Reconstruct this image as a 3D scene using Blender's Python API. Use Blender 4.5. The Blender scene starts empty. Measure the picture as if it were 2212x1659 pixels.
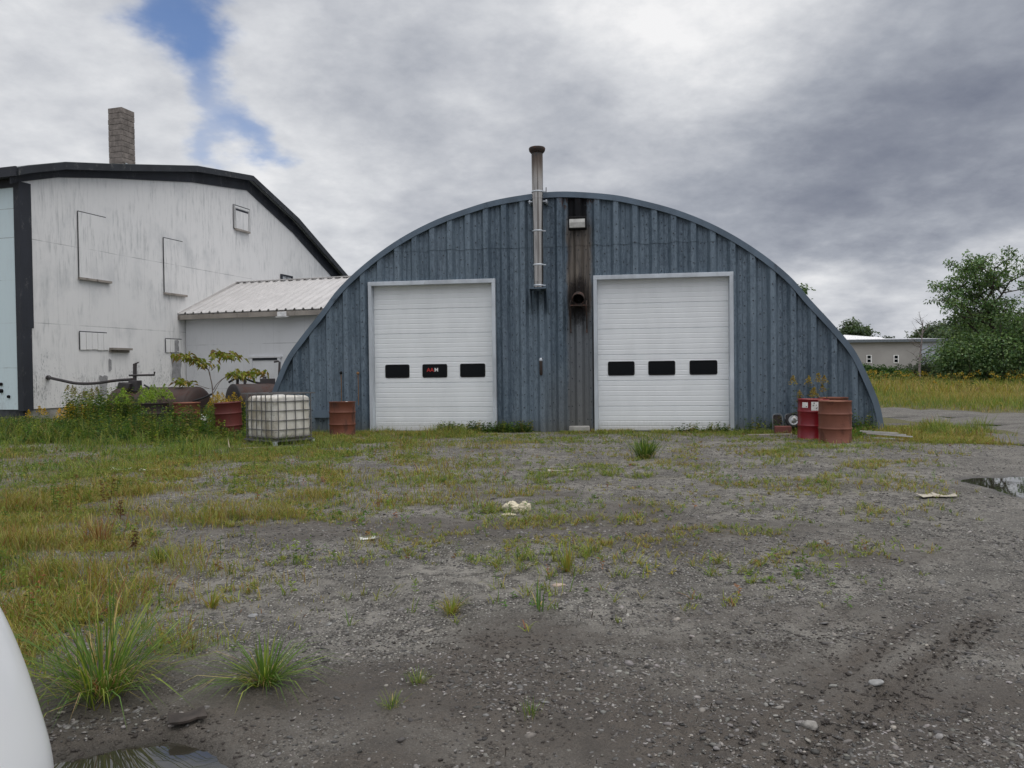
import bpy, bmesh, math, random
import numpy as np
from mathutils import Vector, Matrix

# ------------------------------------------------------------------ camera, world, sun, exposure
scene = bpy.context.scene
col = scene.collection
R = math.radians
F, EYE, PITCH, ROLL = 1661.0 / 2212.0, 1.65, math.atan(29.5 / 1661), -0.012
cam_d = bpy.data.cameras.new("camera")
cam_d.sensor_width = 36.0
cam_d.lens = 36.0 * F
cam_d.clip_start = 0.05
cam_d.clip_end = 6000
cam = bpy.data.objects.new("camera", cam_d)
col.objects.link(cam)
CAM_R = Matrix.Rotation(math.pi / 2 - PITCH, 3, 'X') @ Matrix.Rotation(ROLL, 3, 'Z')
cam.matrix_world = Matrix.Translation((0, 0, EYE)) @ CAM_R.to_4x4()
scene.camera = cam
scene.view_settings.view_transform = 'Standard'
scene.view_settings.look = 'None'
scene.view_settings.exposure = 0.0
scene.view_settings.gamma = 1.0

SUN_AZ, SUN_EL = R(118), R(60)      # clockwise from +Y; behind the camera to the right, behind cloud


def sight(x, y):
    """direction of a point of the photograph (2212 x 1659)"""
    return CAM_R @ Vector(((x - 1106) / 1661, (829.5 - y) / 1661, -1.0))


def gnd(x, y, z=0.0):
    d = sight(x, y)
    return Vector((0, 0, EYE)) + d * ((z - EYE) / d.z)


def at(x, y, Y):
    d = sight(x, y)
    return Vector((0, 0, EYE)) + d * (Y / d.y)


# ------------------------------------------------------------------ node helpers
def nd(nt, kind, ins=None, **attrs):
    n = nt.nodes.new(kind)
    for k, v in attrs.items():
        setattr(n, k, v)
    for k, v in (ins or {}).items():
        if isinstance(v, bpy.types.NodeSocket):
            nt.links.new(v, n.inputs[k])
        else:
            n.inputs[k].default_value = v
    return n


def mth(nt, op, a, b=0.0, clamp=False):
    return nd(nt, 'ShaderNodeMath', {0: a, 1: b}, operation=op, use_clamp=clamp).outputs[0]


def mix(nt, f, a, b, blend='MIX'):
    n = nd(nt, 'ShaderNodeMix', data_type='RGBA', blend_type=blend)
    for i, v in ((0, f), (6, a), (7, b)):
        if isinstance(v, bpy.types.NodeSocket):
            nt.links.new(v, n.inputs[i])
        else:
            n.inputs[i].default_value = v if i == 0 else (*v[:3], 1)
    return n.outputs[2]


def noise(nt, vec, scale, detail=4, rough=0.55, dist=0.0):
    return nd(nt, 'ShaderNodeTexNoise', {'Vector': vec, 'Scale': scale, 'Detail': detail, 'Roughness': rough,
                                         'Distortion': dist}).outputs['Fac']


def mrange(nt, v, a, b, c=0.0, d=1.0):
    return nd(nt, 'ShaderNodeMapRange', {0: v, 1: a, 2: b, 3: c, 4: d}, interpolation_type='SMOOTHSTEP').outputs[0]


def scaled(nt, vec, s):
    return nd(nt, 'ShaderNodeMapping', {'Vector': vec, 'Scale': s}).outputs[0]


# ------------------------------------------------------------------ sky: Nishita behind a broken cloud deck
world = bpy.data.worlds.new("World")
scene.world = world
world.use_nodes = True
wt = world.node_tree
wt.nodes.clear()
SKY_STRENGTH = 0.1
sky = nd(wt, 'ShaderNodeTexSky', sky_type='NISHITA', sun_disc=False, sun_elevation=SUN_EL, sun_rotation=SUN_AZ,
         air_density=1.0, dust_density=0.6, ozone_density=2.0)
gen = nd(wt, 'ShaderNodeTexCoord').outputs['Generated']
# clouds are a flat-ish deck seen in perspective: stretch the direction towards the horizon
sep = nd(wt, 'ShaderNodeSeparateXYZ', {0: gen})
zc = mth(wt, 'ADD', mth(wt, 'MAXIMUM', sep.outputs[2], 0.0), 0.32)
deck = nd(wt, 'ShaderNodeCombineXYZ', {0: mth(wt, 'DIVIDE', sep.outputs[0], zc), 1: mth(wt, 'DIVIDE', sep.outputs[1], zc),
                                       2: mth(wt, 'MULTIPLY', sep.outputs[2], 1.2)}).outputs[0]
warp = nd(wt, 'ShaderNodeTexNoise', {'Vector': deck, 'Scale': 2.6, 'Detail': 6, 'Roughness': 0.58})
wv = nd(wt, 'ShaderNodeVectorMath', {0: warp.outputs['Color'], 1: (0.5, 0.5, 0.5)}, operation='SUBTRACT').outputs[0]
wv = nd(wt, 'ShaderNodeVectorMath', {0: wv, 'Scale': 0.22}, operation='SCALE').outputs[0]
wdir = nd(wt, 'ShaderNodeVectorMath', {0: nd(wt, 'ShaderNodeVectorMath', {0: gen, 1: wv}, operation='ADD').outputs[0]},
          operation='NORMALIZE').outputs[0]


def blob(px, py, rx_deg, amp, direction=None):
    d = (direction or sight(px, py)).normalized()
    dot = nd(wt, 'ShaderNodeVectorMath', {0: wdir, 1: tuple(d)}, operation='DOT_PRODUCT').outputs['Value']
    k = 1.0 / (1 - math.cos(R(rx_deg)))
    e = mth(wt, 'EXPONENT', mth(wt, 'MULTIPLY', mth(wt, 'SUBTRACT', dot, 1.0), k))
    return mth(wt, 'MULTIPLY', e, amp)


n1 = noise(wt, deck, 1.5, 8, 0.56, 0.2)
n2 = noise(wt, deck, 5.0, 7, 0.6)
n3 = noise(wt, deck, 13.0, 5, 0.6)
lum = mth(wt, 'ADD', mth(wt, 'MULTIPLY', mth(wt, 'SUBTRACT', n1, 0.5), 0.40), mth(wt, 'MULTIPLY', mth(wt, 'SUBTRACT', n2, 0.5), 0.66))
lum = mth(wt, 'ADD', lum, mth(wt, 'MULTIPLY', mth(wt, 'SUBTRACT', n3, 0.5), 0.19))
lum = mth(wt, 'ADD', lum, 0.53)
BLOBS = [(60, 190, 11, .22), (90, 330, 7, .06), (600, 60, 7, .10), (640, 330, 6, .16), (700, 540, 7, .16), (1150, 60, 7, .04),
         (1480, 0, 7, .32), (1680, -50, 7, .26), (1280, 110, 6, .10), (1000, 270, 6, .08), (1080, 430, 5, .06), (830, 200, 6, -.09),
         (2080, 130, 11, -.17), (1800, 330, 9, -.06), (2150, 420, 9, -.13), (1650, 450, 8, -.08), (1900, 500, 7, -.12), (1330, 330, 7, -.04),
         (1780, 640, 3.4, .34), (1960, 610, 4.2, .22), (2170, 640, 5, .30), (1880, 665, 2.5, -.12), (2050, 740, 5, .03)]
for b in BLOBS:
    lum = mth(wt, 'ADD', lum, blob(*b))
ramp = nd(wt, 'ShaderNodeValToRGB', {0: lum})
cr = ramp.color_ramp
cr.elements[0].position, cr.elements[0].color = 0.0, (.17, .19, .25, 1)
cr.elements[1].position, cr.elements[1].color = 1.0, (.90, .90, .91, 1)
for p, c in ((.22, (.25, .272, .33, 1)), (.42, (.365, .39, .445, 1)), (.62, (.52, .54, .585, 1)), (.82, (.70, .715, .745, 1))):
    e = cr.elements.new(p)
    e.color = c
# sky overhead and behind the camera, out of view, brightened to light the yard
back = mth(wt, 'ADD', mth(wt, 'MULTIPLY', sep.outputs[1], -0.22), sep.outputs[2])
boost = mrange(wt, back, 0.42, 0.95, 1.0, 3.3)
warm = mix(wt, mrange(wt, back, .45, .95), (1, 1, 1), (1.06, 1.0, .93))
cloud = nd(wt, 'ShaderNodeVectorMath', {0: mix(wt, 1.0, ramp.outputs[0], warm, 'MULTIPLY'), 'Scale': mth(wt, 'MULTIPLY', boost, 1.0 / SKY_STRENGTH)},
           operation='SCALE').outputs[0]
gap = blob(360, 15, 2.5, .92)
for g in ((300, 5, 1.7, .36), (420, 85, 1.9, .72), (462, 165, 1.5, .58), (490, 255, 1.9, .82), (560, 285, 1.4, .6), (458, 325, 1.3, .5)):
    gap = mth(wt, 'ADD', gap, blob(*g))
gap = mth(wt, 'ADD', gap, mth(wt, 'MULTIPLY', mth(wt, 'SUBTRACT', n2, 0.5), 0.55))
gapm = mth(wt, 'MULTIPLY', mrange(wt, gap, 0.22, 1.3), .93)
blue = nd(wt, 'ShaderNodeVectorMath', {0: sky.outputs[0], 1: (.85, 1.0, 1.25)}, operation='MULTIPLY').outputs[0]
skyc = mix(wt, gapm, cloud, blue)
bg = nd(wt, 'ShaderNodeBackground', {'Color': skyc, 'Strength': SKY_STRENGTH})
wo = nd(wt, 'ShaderNodeOutputWorld', {'Surface': bg.outputs[0]})

sun_d = bpy.data.lights.new("sun", 'SUN')
sun_d.energy = 0.7
sun_d.angle = R(40)
sun_d.color = (1.0, .96, .90)
sun = bpy.data.objects.new("sun", sun_d)
col.objects.link(sun)
sv = Vector((math.sin(SUN_AZ) * math.cos(SUN_EL), math.cos(SUN_AZ) * math.cos(SUN_EL), math.sin(SUN_EL)))
sun.rotation_euler = sv.to_track_quat('Z', 'Y').to_euler()


# ------------------------------------------------------------------ numpy noise
def _h(ix, iy, seed):
    seed = int(seed)
    n = (ix.astype(np.int64) * 374761393 + iy.astype(np.int64) * 668265263 + seed * 974634777) & 0x7fffffff
    n = ((n ^ (n >> 13)) * 1274126177) & 0x7fffffff
    n = n ^ (n >> 16)
    return (n & 0xffff) / 65535.0


def vnoise(x, y, seed=0):
    x = np.asarray(x, float); y = np.asarray(y, float)
    ix, iy = np.floor(x), np.floor(y)
    fx, fy = x - ix, y - iy
    fx = fx * fx * (3 - 2 * fx); fy = fy * fy * (3 - 2 * fy)
    a = _h(ix, iy, seed); b = _h(ix + 1, iy, seed); c = _h(ix, iy + 1, seed); d = _h(ix + 1, iy + 1, seed)
    return (a * (1 - fx) + b * fx) * (1 - fy) + (c * (1 - fx) + d * fx) * fy


def fbm(x, y, seed=0, oct=4):
    s = 0; a = .5; t = 0
    for i in range(oct):
        s = s + a * vnoise(np.asarray(x) * 2 ** i, np.asarray(y) * 2 ** i, seed + i * 17)
        t += a; a *= .5
    return s / t


def sstep(v, a, b):
    t = np.clip((np.asarray(v, float) - a) / (b - a), 0, 1)
    return t * t * (3 - 2 * t)


# ------------------------------------------------------------------ mesh helpers
class MB:
    """collects shapes, then links them as ONE mesh object"""

    def __init__(self):
        self.v, self.f, self.m, self.s = [], [], [], []

    def add(self, verts, faces, mi=0, smooth=False):
        o = len(self.v)
        self.v += [tuple(p) for p in verts]
        for f in faces:
            self.f.append(tuple(i + o for i in f)); self.m.append(mi); self.s.append(smooth)

    def box(self, x0, x1, y0, y1, z0, z1, mi=0):
        self.add([(x, y, z) for x in (x0, x1) for y in (y0, y1) for z in (z0, z1)],
                 [(0, 1, 3, 2), (4, 6, 7, 5), (0, 4, 5, 1), (2, 3, 7, 6), (0, 2, 6, 4), (1, 5, 7, 3)], mi)

    def obox(self, c, ax, ay, az, mi=0):
        c = Vector(c); ax, ay, az = Vector(ax), Vector(ay), Vector(az)
        self.add([c + ax * i + ay * j + az * k for i in (-1, 1) for j in (-1, 1) for k in (-1, 1)],
                 [(0, 1, 3, 2), (4, 6, 7, 5), (0, 4, 5, 1), (2, 3, 7, 6), (0, 2, 6, 4), (1, 5, 7, 3)], mi)

    def bar(self, a, b, w, h, mi=0):
        a, b = Vector(a), Vector(b); d = (b - a).normalized()
        s = d.cross(Vector((0, 0, 1)))
        if s.length < .01: s = Vector((1, 0, 0))
        s.normalize(); t = s.cross(d)
        self.obox((a + b) / 2, d * ((b - a).length / 2), s * w / 2, t * h / 2, mi)

    def tube(self, pts, rad, n=8, mi=0, cap=True):
        pts = [Vector(p) for p in pts]
        rad = rad if isinstance(rad, (list, tuple)) else [rad] * len(pts)
        V = []; ref = None
        for i, p in enumerate(pts):
            d = (pts[min(i + 1, len(pts) - 1)] - pts[max(i - 1, 0)]).normalized()
            if ref is None:
                ref = Vector((0, 0, 1)) if abs(d.z) < .9 else Vector((1, 0, 0))
            s = d.cross(ref).normalized(); t = s.cross(d).normalized(); ref = t
            V += [p + (s * math.cos(2 * math.pi * k / n) + t * math.sin(2 * math.pi * k / n)) * rad[i] for k in range(n)]
        Fc = [(i * n + k, i * n + (k + 1) % n, (i + 1) * n + (k + 1) % n, (i + 1) * n + k) for i in range(len(pts) - 1) for k in range(n)]
        self.add(V, Fc, mi, True)
        if cap:
            o = (len(pts) - 1) * n
            self.add(V[:n], [tuple(range(n - 1, -1, -1))], mi)
            self.add(V[o:], [tuple(range(n))], mi)

    def lathe(self, prof, n=28, mi=0, axis=None, origin=(0, 0, 0), smooth=True):
        """profile (radius, height) turned round +z, or round the given axis"""
        q = Vector((0, 0, 1)).rotation_difference(Vector(axis).normalized()) if axis else None
        V = []
        for r, z in prof:
            for k in range(n):
                p = Vector((r * math.cos(2 * math.pi * k / n), r * math.sin(2 * math.pi * k / n), z))
                if q: p = q @ p
                V.append(p + Vector(origin))
        self.add(V, [(i * n + k, i * n + (k + 1) % n, (i + 1) * n + (k + 1) % n, (i + 1) * n + k) for i in range(len(prof) - 1) for k in range(n)], mi, smooth)

    def prism(self, poly, frame, d0, d1, mi=0):
        """polygon of (a, b) in the plane of frame = (origin, ex, ey), thickened along ez from d0 to d1"""
        o, ex, ey = (Vector(q) for q in frame); ez = ex.cross(ey)
        n = len(poly)
        V = [o + ex * a + ey * b + ez * d0 for a, b in poly] + [o + ex * a + ey * b + ez * d1 for a, b in poly]
        self.add(V, [tuple(range(n - 1, -1, -1)), tuple(range(n, 2 * n))] + [(i, (i + 1) % n, n + (i + 1) % n, n + i) for i in range(n)], mi)

    def build(self, name, mats, parent=None, bevel=0, sub=0):
        me = bpy.data.meshes.new(name)
        me.from_pydata(self.v, [], self.f)
        for m in (mats if isinstance(mats, (list, tuple)) else [mats]):
            me.materials.append(m)
        me.polygons.foreach_set('material_index', self.m)
        me.polygons.foreach_set('use_smooth', self.s)
        me.update()
        bm = bmesh.new(); bm.from_mesh(me)
        bmesh.ops.recalc_face_normals(bm, faces=bm.faces)
        bm.to_mesh(me); bm.free()
        o = bpy.data.objects.new(name, me)
        col.objects.link(o)
        if parent: o.parent = parent
        if bevel:
            b = o.modifiers.new('bevel', 'BEVEL'); b.width = bevel; b.segments = 2; b.limit_method = 'ANGLE'
        if sub:
            s = o.modifiers.new('subdivision', 'SUBSURF'); s.levels = s.render_levels = sub
        return o


def raw(name, verts, tris, mats, colors=None, parent=None, smooth=False, attrs=None):
    """a mesh straight from numpy arrays"""
    me = bpy.data.meshes.new(name)
    verts = np.asarray(verts, np.float32); tris = np.asarray(tris, np.int32); k = tris.shape[1]
    me.vertices.add(len(verts)); me.vertices.foreach_set('co', verts.ravel())
    me.loops.add(tris.size); me.loops.foreach_set('vertex_index', tris.ravel())
    me.polygons.add(len(tris))
    me.polygons.foreach_set('loop_start', np.arange(0, tris.size, k, dtype=np.int32))
    me.polygons.foreach_set('loop_total', np.full(len(tris), k, np.int32))
    if smooth: me.polygons.foreach_set('use_smooth', np.ones(len(tris), bool))
    for m in (mats if isinstance(mats, (list, tuple)) else [mats]): me.materials.append(m)
    me.update(calc_edges=True)
    if colors is not None:
        c = me.color_attributes.new('tint', 'FLOAT_COLOR', 'POINT')
        c.data.foreach_set('color', np.concatenate([colors, np.ones((len(colors), 1))], 1).astype(np.float32).ravel())
    for nme, arr in (attrs or {}).items():
        a = me.attributes.new(nme, 'FLOAT', 'POINT')
        a.data.foreach_set('value', np.asarray(arr, np.float32))
    o = bpy.data.objects.new(name, me)
    col.objects.link(o)
    if parent: o.parent = parent
    return o


def tag(o, label=None, cat=None, group=None, kind=None):
    if label: o['label'] = label
    if cat: o['category'] = cat
    if group: o['group'] = group
    if kind: o['kind'] = kind
    return o


def thing(name, label, cat, loc=(0, 0, 0), rotz=0.0, group=None):
    o = bpy.data.objects.new(name, None)
    o.empty_display_size = .2
    col.objects.link(o)
    o.location = loc; o.rotation_euler = (0, 0, rotz)
    return tag(o, label, cat, group)


def copy_tree(o, parent=None):
    c = o.copy(); col.objects.link(c)
    if parent: c.parent = parent
    for ch in [k for k in o.children]:
        copy_tree(ch, c)
    return c


# ------------------------------------------------------------------ materials
def new_mat(name):
    m = bpy.data.materials.new(name)
    m.use_nodes = True
    nt = m.node_tree
    p = nt.nodes['Principled BSDF']
    return m, nt, p


def simple(name, c, rough=.6, metal=0.0, var=.18, scale=6.0, bump=0.0, bscale=40, spec=.4):
    m, nt, p = new_mat(name)
    oc = nd(nt, 'ShaderNodeTexCoord').outputs['Object']
    n = noise(nt, oc, scale, 6, .6)
    c2 = tuple(k * (1 - var) for k in c); c3 = tuple(min(1, k * (1 + var)) for k in c)
    nt.links.new(mix(nt, mrange(nt, n, .3, .7), c2, c3), p.inputs['Base Color'])
    p.inputs['Roughness'].default_value = rough
    p.inputs['Metallic'].default_value = metal
    p.inputs['Specular IOR Level'].default_value = spec
    if bump:
        b = nd(nt, 'ShaderNodeBump', {'Strength': bump, 'Distance': .02, 'Height': noise(nt, oc, bscale, 4)})
        nt.links.new(b.outputs[0], p.inputs['Normal'])
    return m


def worn(name, c, rust, amount=.5, scale=3.0, rough=.55, metal=0.0, stretch=(1, 1, .5), rim=None):
    """paint with rust or dirt coming through in patches"""
    m, nt, p = new_mat(name)
    oc = nd(nt, 'ShaderNodeTexCoord').outputs['Object']
    v = scaled(nt, oc, stretch)
    n = noise(nt, v, scale, 8, .65, .4)
    fine = noise(nt, oc, 38, 4, .6)
    f = mrange(nt, mth(nt, 'ADD', n, mth(nt, 'MULTIPLY', mth(nt, 'SUBTRACT', fine, .5), .25)), .72 - amount * .45, .82 - amount * .3)
    base = mix(nt, mrange(nt, noise(nt, v, 1.7, 4), .3, .7), tuple(k * .8 for k in c), tuple(k * 1.15 for k in c))
    rs = mix(nt, mrange(nt, fine, .35, .65), tuple(k * .6 for k in rust), tuple(k * 1.25 for k in rust))
    nt.links.new(mix(nt, f, base, rs), p.inputs['Base Color'])
    p.inputs['Roughness'].default_value = rough
    nt.links.new(mth(nt, 'ADD', mth(nt, 'MULTIPLY', f, .3), rough, True), p.inputs['Roughness'])
    p.inputs['Metallic'].default_value = metal
    b = nd(nt, 'ShaderNodeBump', {'Strength': .25, 'Distance': .01, 'Height': mth(nt, 'ADD', mth(nt, 'MULTIPLY', fine, .5), n)})
    nt.links.new(b.outputs[0], p.inputs['Normal'])
    return m


def leafy(name, trans=.35, rough=.55, mult=1.0):
    """foliage coloured leaf by leaf from the mesh's tint"""
    m = bpy.data.materials.new(name)
    m.use_nodes = True
    nt = m.node_tree
    nt.nodes.clear()
    a = nd(nt, 'ShaderNodeAttribute', attribute_name='tint').outputs['Color']
    c = nd(nt, 'ShaderNodeVectorMath', {0: a, 'Scale': mult}, operation='SCALE').outputs[0]
    d = nd(nt, 'ShaderNodeBsdfPrincipled', {'Base Color': c, 'Roughness': rough, 'Specular IOR Level': .3})
    t = nd(nt, 'ShaderNodeBsdfTranslucent', {'Color': mix(nt, 1.0, c, (1.1, 1.15, .6), 'MULTIPLY')})
    mx = nd(nt, 'ShaderNodeMixShader', {0: trans, 1: d.outputs[0], 2: t.outputs[0]})
    nd(nt, 'ShaderNodeOutputMaterial', {0: mx.outputs[0]})
    return m


def band(nt, v, a, b, e):
    """1 between a and b with an edge of width e"""
    return mth(nt, 'MULTIPLY', mrange(nt, v, a - e, a + e), mrange(nt, v, b - e, b + e, 1.0, 0.0))


def quonset_metal():
    m, nt, p = new_mat('weathered_blue_grey_steel')
    oc = nd(nt, 'ShaderNodeTexCoord').outputs['Object']
    s = nd(nt, 'ShaderNodeSeparateXYZ', {0: oc})
    big = noise(nt, scaled(nt, oc, (1.4, 1, .25)), 1.1, 4, .6)
    streak = noise(nt, scaled(nt, oc, (5.0, 5.0, .55)), 1.5, 7, .62, .5)
    mott = noise(nt, scaled(nt, oc, (1.0, 1.0, .45)), 16, 6, .68, 1.2)
    spk = noise(nt, scaled(nt, oc, (1, 1, .6)), 55, 3, .7)
    big = noise(nt, scaled(nt, oc, (1.4, 1, .25)), 1.1, 4, .6)
    c = mix(nt, mrange(nt, streak, .32, .68), (.086, .122, .158), (.205, .262, .312))
    c = mix(nt, mth(nt, 'MULTIPLY', mrange(nt, mott, .45, .58), mrange(nt, big, .32, .62, .35, .85)), c, (.036, .054, .080))
    c = mix(nt, mth(nt, 'MULTIPLY', mrange(nt, spk, .58, .70), mrange(nt, noise(nt, oc, 1.3, 4), .4, .62, .1, .8)), c, (.28, .33, .38))
    c = mix(nt, mth(nt, 'MULTIPLY', mrange(nt, big, .55, .72), .35), c, (.22, .26, .31))
    # each sheet weathers a little differently
    sheet = nd(nt, 'ShaderNodeTexWhiteNoise', {'W': mth(nt, 'FLOOR', mth(nt, 'DIVIDE', mth(nt, 'ADD', s.outputs[0], 20), .97))}, noise_dimensions='1D').outputs[0]
    c = mix(nt, .45, c, mix(nt, sheet, (.082, .121, .160), (.180, .236, .288)))
    # the panel under the old flue: brown tar stain, grey lower down
    wob = mth(nt, 'MULTIPLY', mth(nt, 'SUBTRACT', noise(nt, scaled(nt, oc, (1, 1, .3)), 3.0, 6, .7), .5), .30)
    u = mth(nt, 'ADD', s.outputs[0], wob)
    st = band(nt, u, -.14, .50, .05)
    sz = mth(nt, 'ADD', s.outputs[2], mth(nt, 'MULTIPLY', mth(nt, 'SUBTRACT', mott, .5), .8))
    up = band(nt, sz, 2.9, 5.55, .5)
    brown = mix(nt, mrange(nt, streak, .35, .65), (.075, .06, .048), (.19, .155, .12))
    c = mix(nt, mth(nt, 'MULTIPLY', mth(nt, 'MULTIPLY', st, up), .88), c, brown)
    low = band(nt, sz, -.5, 2.95, .4)
    c = mix(nt, mth(nt, 'MULTIPLY', mth(nt, 'MULTIPLY', st, low), .75), c, (.135, .14, .145))
    wide = band(nt, u, -.75, .55, .3)
    c = mix(nt, mth(nt, 'MULTIPLY', mth(nt, 'MULTIPLY', wide, mrange(nt, sz, .2, 2.4, 1, 0)), .38), c, (.16, .15, .13))
    # rust runs at the peak
    rr = mth(nt, 'MULTIPLY', band(nt, u, -.3, .62, .1), band(nt, sz, 5.95, 6.6, .1))
    c = mix(nt, mth(nt, 'MULTIPLY', rr, mrange(nt, mott, .45, .6)), c, (.09, .045, .03))
    # soot under the peak and round the vent stub
    u2 = mth(nt, 'ADD', s.outputs[0], mth(nt, 'MULTIPLY', wob, .35))
    soot = mth(nt, 'MULTIPLY', band(nt, u2, -.10, .40, .03), band(nt, s.outputs[2], 5.60, 6.6, .06))
    du = mth(nt, 'SUBTRACT', u, .16); dz = mth(nt, 'MULTIPLY', mth(nt, 'SUBTRACT', sz, 3.45), .5)
    r2 = mth(nt, 'ADD', mth(nt, 'MULTIPLY', du, du), mth(nt, 'MULTIPLY', dz, dz))
    soot2 = mth(nt, 'MULTIPLY', mrange(nt, r2, .02, .16, 1, 0), .85)
    c = mix(nt, mth(nt, 'MAXIMUM', mth(nt, 'MULTIPLY', soot, .95), soot2), c, (.012, .011, .012))
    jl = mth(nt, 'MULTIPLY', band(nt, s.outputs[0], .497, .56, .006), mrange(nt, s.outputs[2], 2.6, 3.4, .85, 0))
    c = mix(nt, jl, c, (.02, .02, .022))  # dark line beside the right door's jamb: shadow and soot painted as one
    # dirt splash by the ground
    c = mix(nt, mth(nt, 'MULTIPLY', mrange(nt, sz, .0, .5, .55, 0), .8), c, (.13, .125, .10))
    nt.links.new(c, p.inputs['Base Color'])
    sk = mth(nt, 'MAXIMUM', soot, soot2)
    nt.links.new(mrange(nt, sk, 0, 1, .25, 0), p.inputs['Metallic'])
    nt.links.new(mrange(nt, sk, 0, .8, .5, .03), p.inputs['Specular IOR Level'])
    nt.links.new(mrange(nt, mott, .3, .7, .42, .68), p.inputs['Roughness'])
    b = nd(nt, 'ShaderNodeBump', {'Strength': .18, 'Distance': .01, 'Height': noise(nt, oc, 7, 3)})
    nt.links.new(b.outputs[0], p.inputs['Normal'])
    return m


def barn_paint(name, base=(.76, .765, .77), wear=1.0, lines=(3.25, 5.75), vert=1.22):
    m, nt, p = new_mat(name)
    oc = nd(nt, 'ShaderNodeTexCoord').outputs['Object']
    s = nd(nt, 'ShaderNodeSeparateXYZ', {0: oc})
    x = mth(nt, 'ADD', s.outputs[0], s.outputs[1])
    run = noise(nt, scaled(nt, oc, (7, 7, .8)), 1.6, 8, .68)
    big = noise(nt, scaled(nt, oc, (1, 1, .7)), .8, 5, .6)
    fine = noise(nt, scaled(nt, oc, (3, 3, 1)), 9, 6, .7)
    patch = mrange(nt, noise(nt, scaled(nt, oc, (1, 1, .8)), .55, 5, .65, .6), .42, .60, .12, 1)
    c = mix(nt, mth(nt, 'MULTIPLY', mth(nt, 'MULTIPLY', mrange(nt, run, .45, .72), patch), .55 * wear), base, (.42, .43, .43))
    c = mix(nt, mth(nt, 'MULTIPLY', mrange(nt, big, .5, .72), .42 * wear), c, (.50, .515, .52))
    # bare board showing through, worst near the bottom and the eaves
    lowz = mth(nt, 'MAXIMUM', mrange(nt, s.outputs[2], 1.0, 4.2, .13, 0), mrange(nt, s.outputs[2], 6.9, 8.2, 0, .035))
    fl = mth(nt, 'ADD', mth(nt, 'ADD', mth(nt, 'MULTIPLY', fine, .55), mth(nt, 'MULTIPLY', big, .45)), lowz)
    c = mix(nt, mth(nt, 'MULTIPLY', mrange(nt, fl, .645, .72), .62 * wear), c, (.27, .27, .275))
    # sheet seams
    ln = None
    for z in lines:
        d = mth(nt, 'ABSOLUTE', mth(nt, 'SUBTRACT', mth(nt, 'ADD', s.outputs[2], mth(nt, 'MULTIPLY', fine, .03)), z + .015))
        k = mrange(nt, d, .006, .018, 1, 0)
        ln = k if ln is None else mth(nt, 'MAXIMUM', ln, k)
    fr = mth(nt, 'ABSOLUTE', mth(nt, 'SUBTRACT', mth(nt, 'FRACT', mth(nt, 'DIVIDE', x, vert)), .5))
    vl = mth(nt, 'MULTIPLY', mrange(nt, fr, .493, .498), .5)
    ln = mth(nt, 'MULTIPLY', mth(nt, 'MAXIMUM', ln, vl), mrange(nt, big, .35, .6))
    c = mix(nt, mth(nt, 'MULTIPLY', ln, .6), c, (.22, .22, .23))
    nt.links.new(c, p.inputs['Base Color'])
    p.inputs['Roughness'].default_value = .75
    p.inputs['Specular IOR Level'].default_value = .25
    b = nd(nt, 'ShaderNodeBump', {'Strength': .3, 'Distance': .01, 'Height': mth(nt, 'ADD', fine, mth(nt, 'MULTIPLY', ln, -1.0))})
    nt.links.new(b.outputs[0], p.inputs['Normal'])
    return m




def door_enamel():
    m, nt, p = new_mat('white_door_enamel')
    oc = nd(nt, 'ShaderNodeTexCoord').outputs['Object']
    s = nd(nt, 'ShaderNodeSeparateXYZ', {0: oc})
    n = noise(nt, scaled(nt, oc, (1, 1, .4)), 2.2, 6, .6); f = noise(nt, scaled(nt, oc, (6, 6, 1)), 6, 5, .65)
    c = mix(nt, mrange(nt, n, .35, .7), (.80, .825, .84), (.75, .775, .79))
    g_ = mth(nt, 'MULTIPLY', mrange(nt, mth(nt, 'ADD', s.outputs[2], mth(nt, 'MULTIPLY', f, .35)), .18, .55, 1, 0), .55)
    c = mix(nt, g_, c, (.40, .385, .35))
    c = mix(nt, mth(nt, 'MULTIPLY', mrange(nt, f, .60, .72), .08), c, (.42, .41, .40))
    nt.links.new(c, p.inputs['Base Color'])
    p.inputs['Roughness'].default_value = .42
    b = nd(nt, 'ShaderNodeBump', {'Strength': .12, 'Distance': .02, 'Height': noise(nt, oc, 1.6, 3)})
    nt.links.new(b.outputs[0], p.inputs['Normal'])
    return m


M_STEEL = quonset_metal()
M_TRIM = worn('blue_grey_trim_steel', (.115, .155, .20), (.05, .055, .07), .25, 3, .5, .3)
M_BARN = barn_paint('peeling_white_barn_paint', (.77, .765, .755), 1.3)
M_BARN_L = barn_paint('cool_white_barn_sheeting', (.60, .71, .75), .35, (1.9, 3.23, 4.5, 5.75, 6.6), 30)
M_SHED = barn_paint('grey_white_shed_paint', (.66, .67, .69), .55, (1.1, 2.75), 1.3)
M_DARK = worn('weathered_dark_trim_paint', (.022, .025, .034), (.10, .10, .105), .35, 4, .7)
M_FOUND = simple('old_concrete', (.30, .29, .27), .9, 0, .3, 3, .5, 12)
M_FOUND_D = simple('tarred_concrete', (.05, .055, .06), .9, 0, .5, 2.5, .5, 12)
M_ROOFW = simple('white_ribbed_roofing', (.54, .525, .51), .5, .1, .07, 1.5)
M_WOODG = worn('grey_weathered_wood', (.30, .27, .24), (.12, .105, .095), .4, 5, .85)
M_WHITE = door_enamel()
M_ALU = worn('pale_aluminium_trim', (.54, .58, .62), (.30, .31, .32), .15, 2, .42, .35)
M_BLACK = simple('black_rubber_frame', (.008, .008, .009), .6, spec=.15)
M_GLASS = simple('dark_window_glass', (.004, .005, .006), .08, 0, .1, 2, spec=.16)
M_RED = simple('red_lettering', (.55, .035, .03), .5)
M_WLET = simple('white_lettering', (.8, .8, .8), .5)
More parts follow.
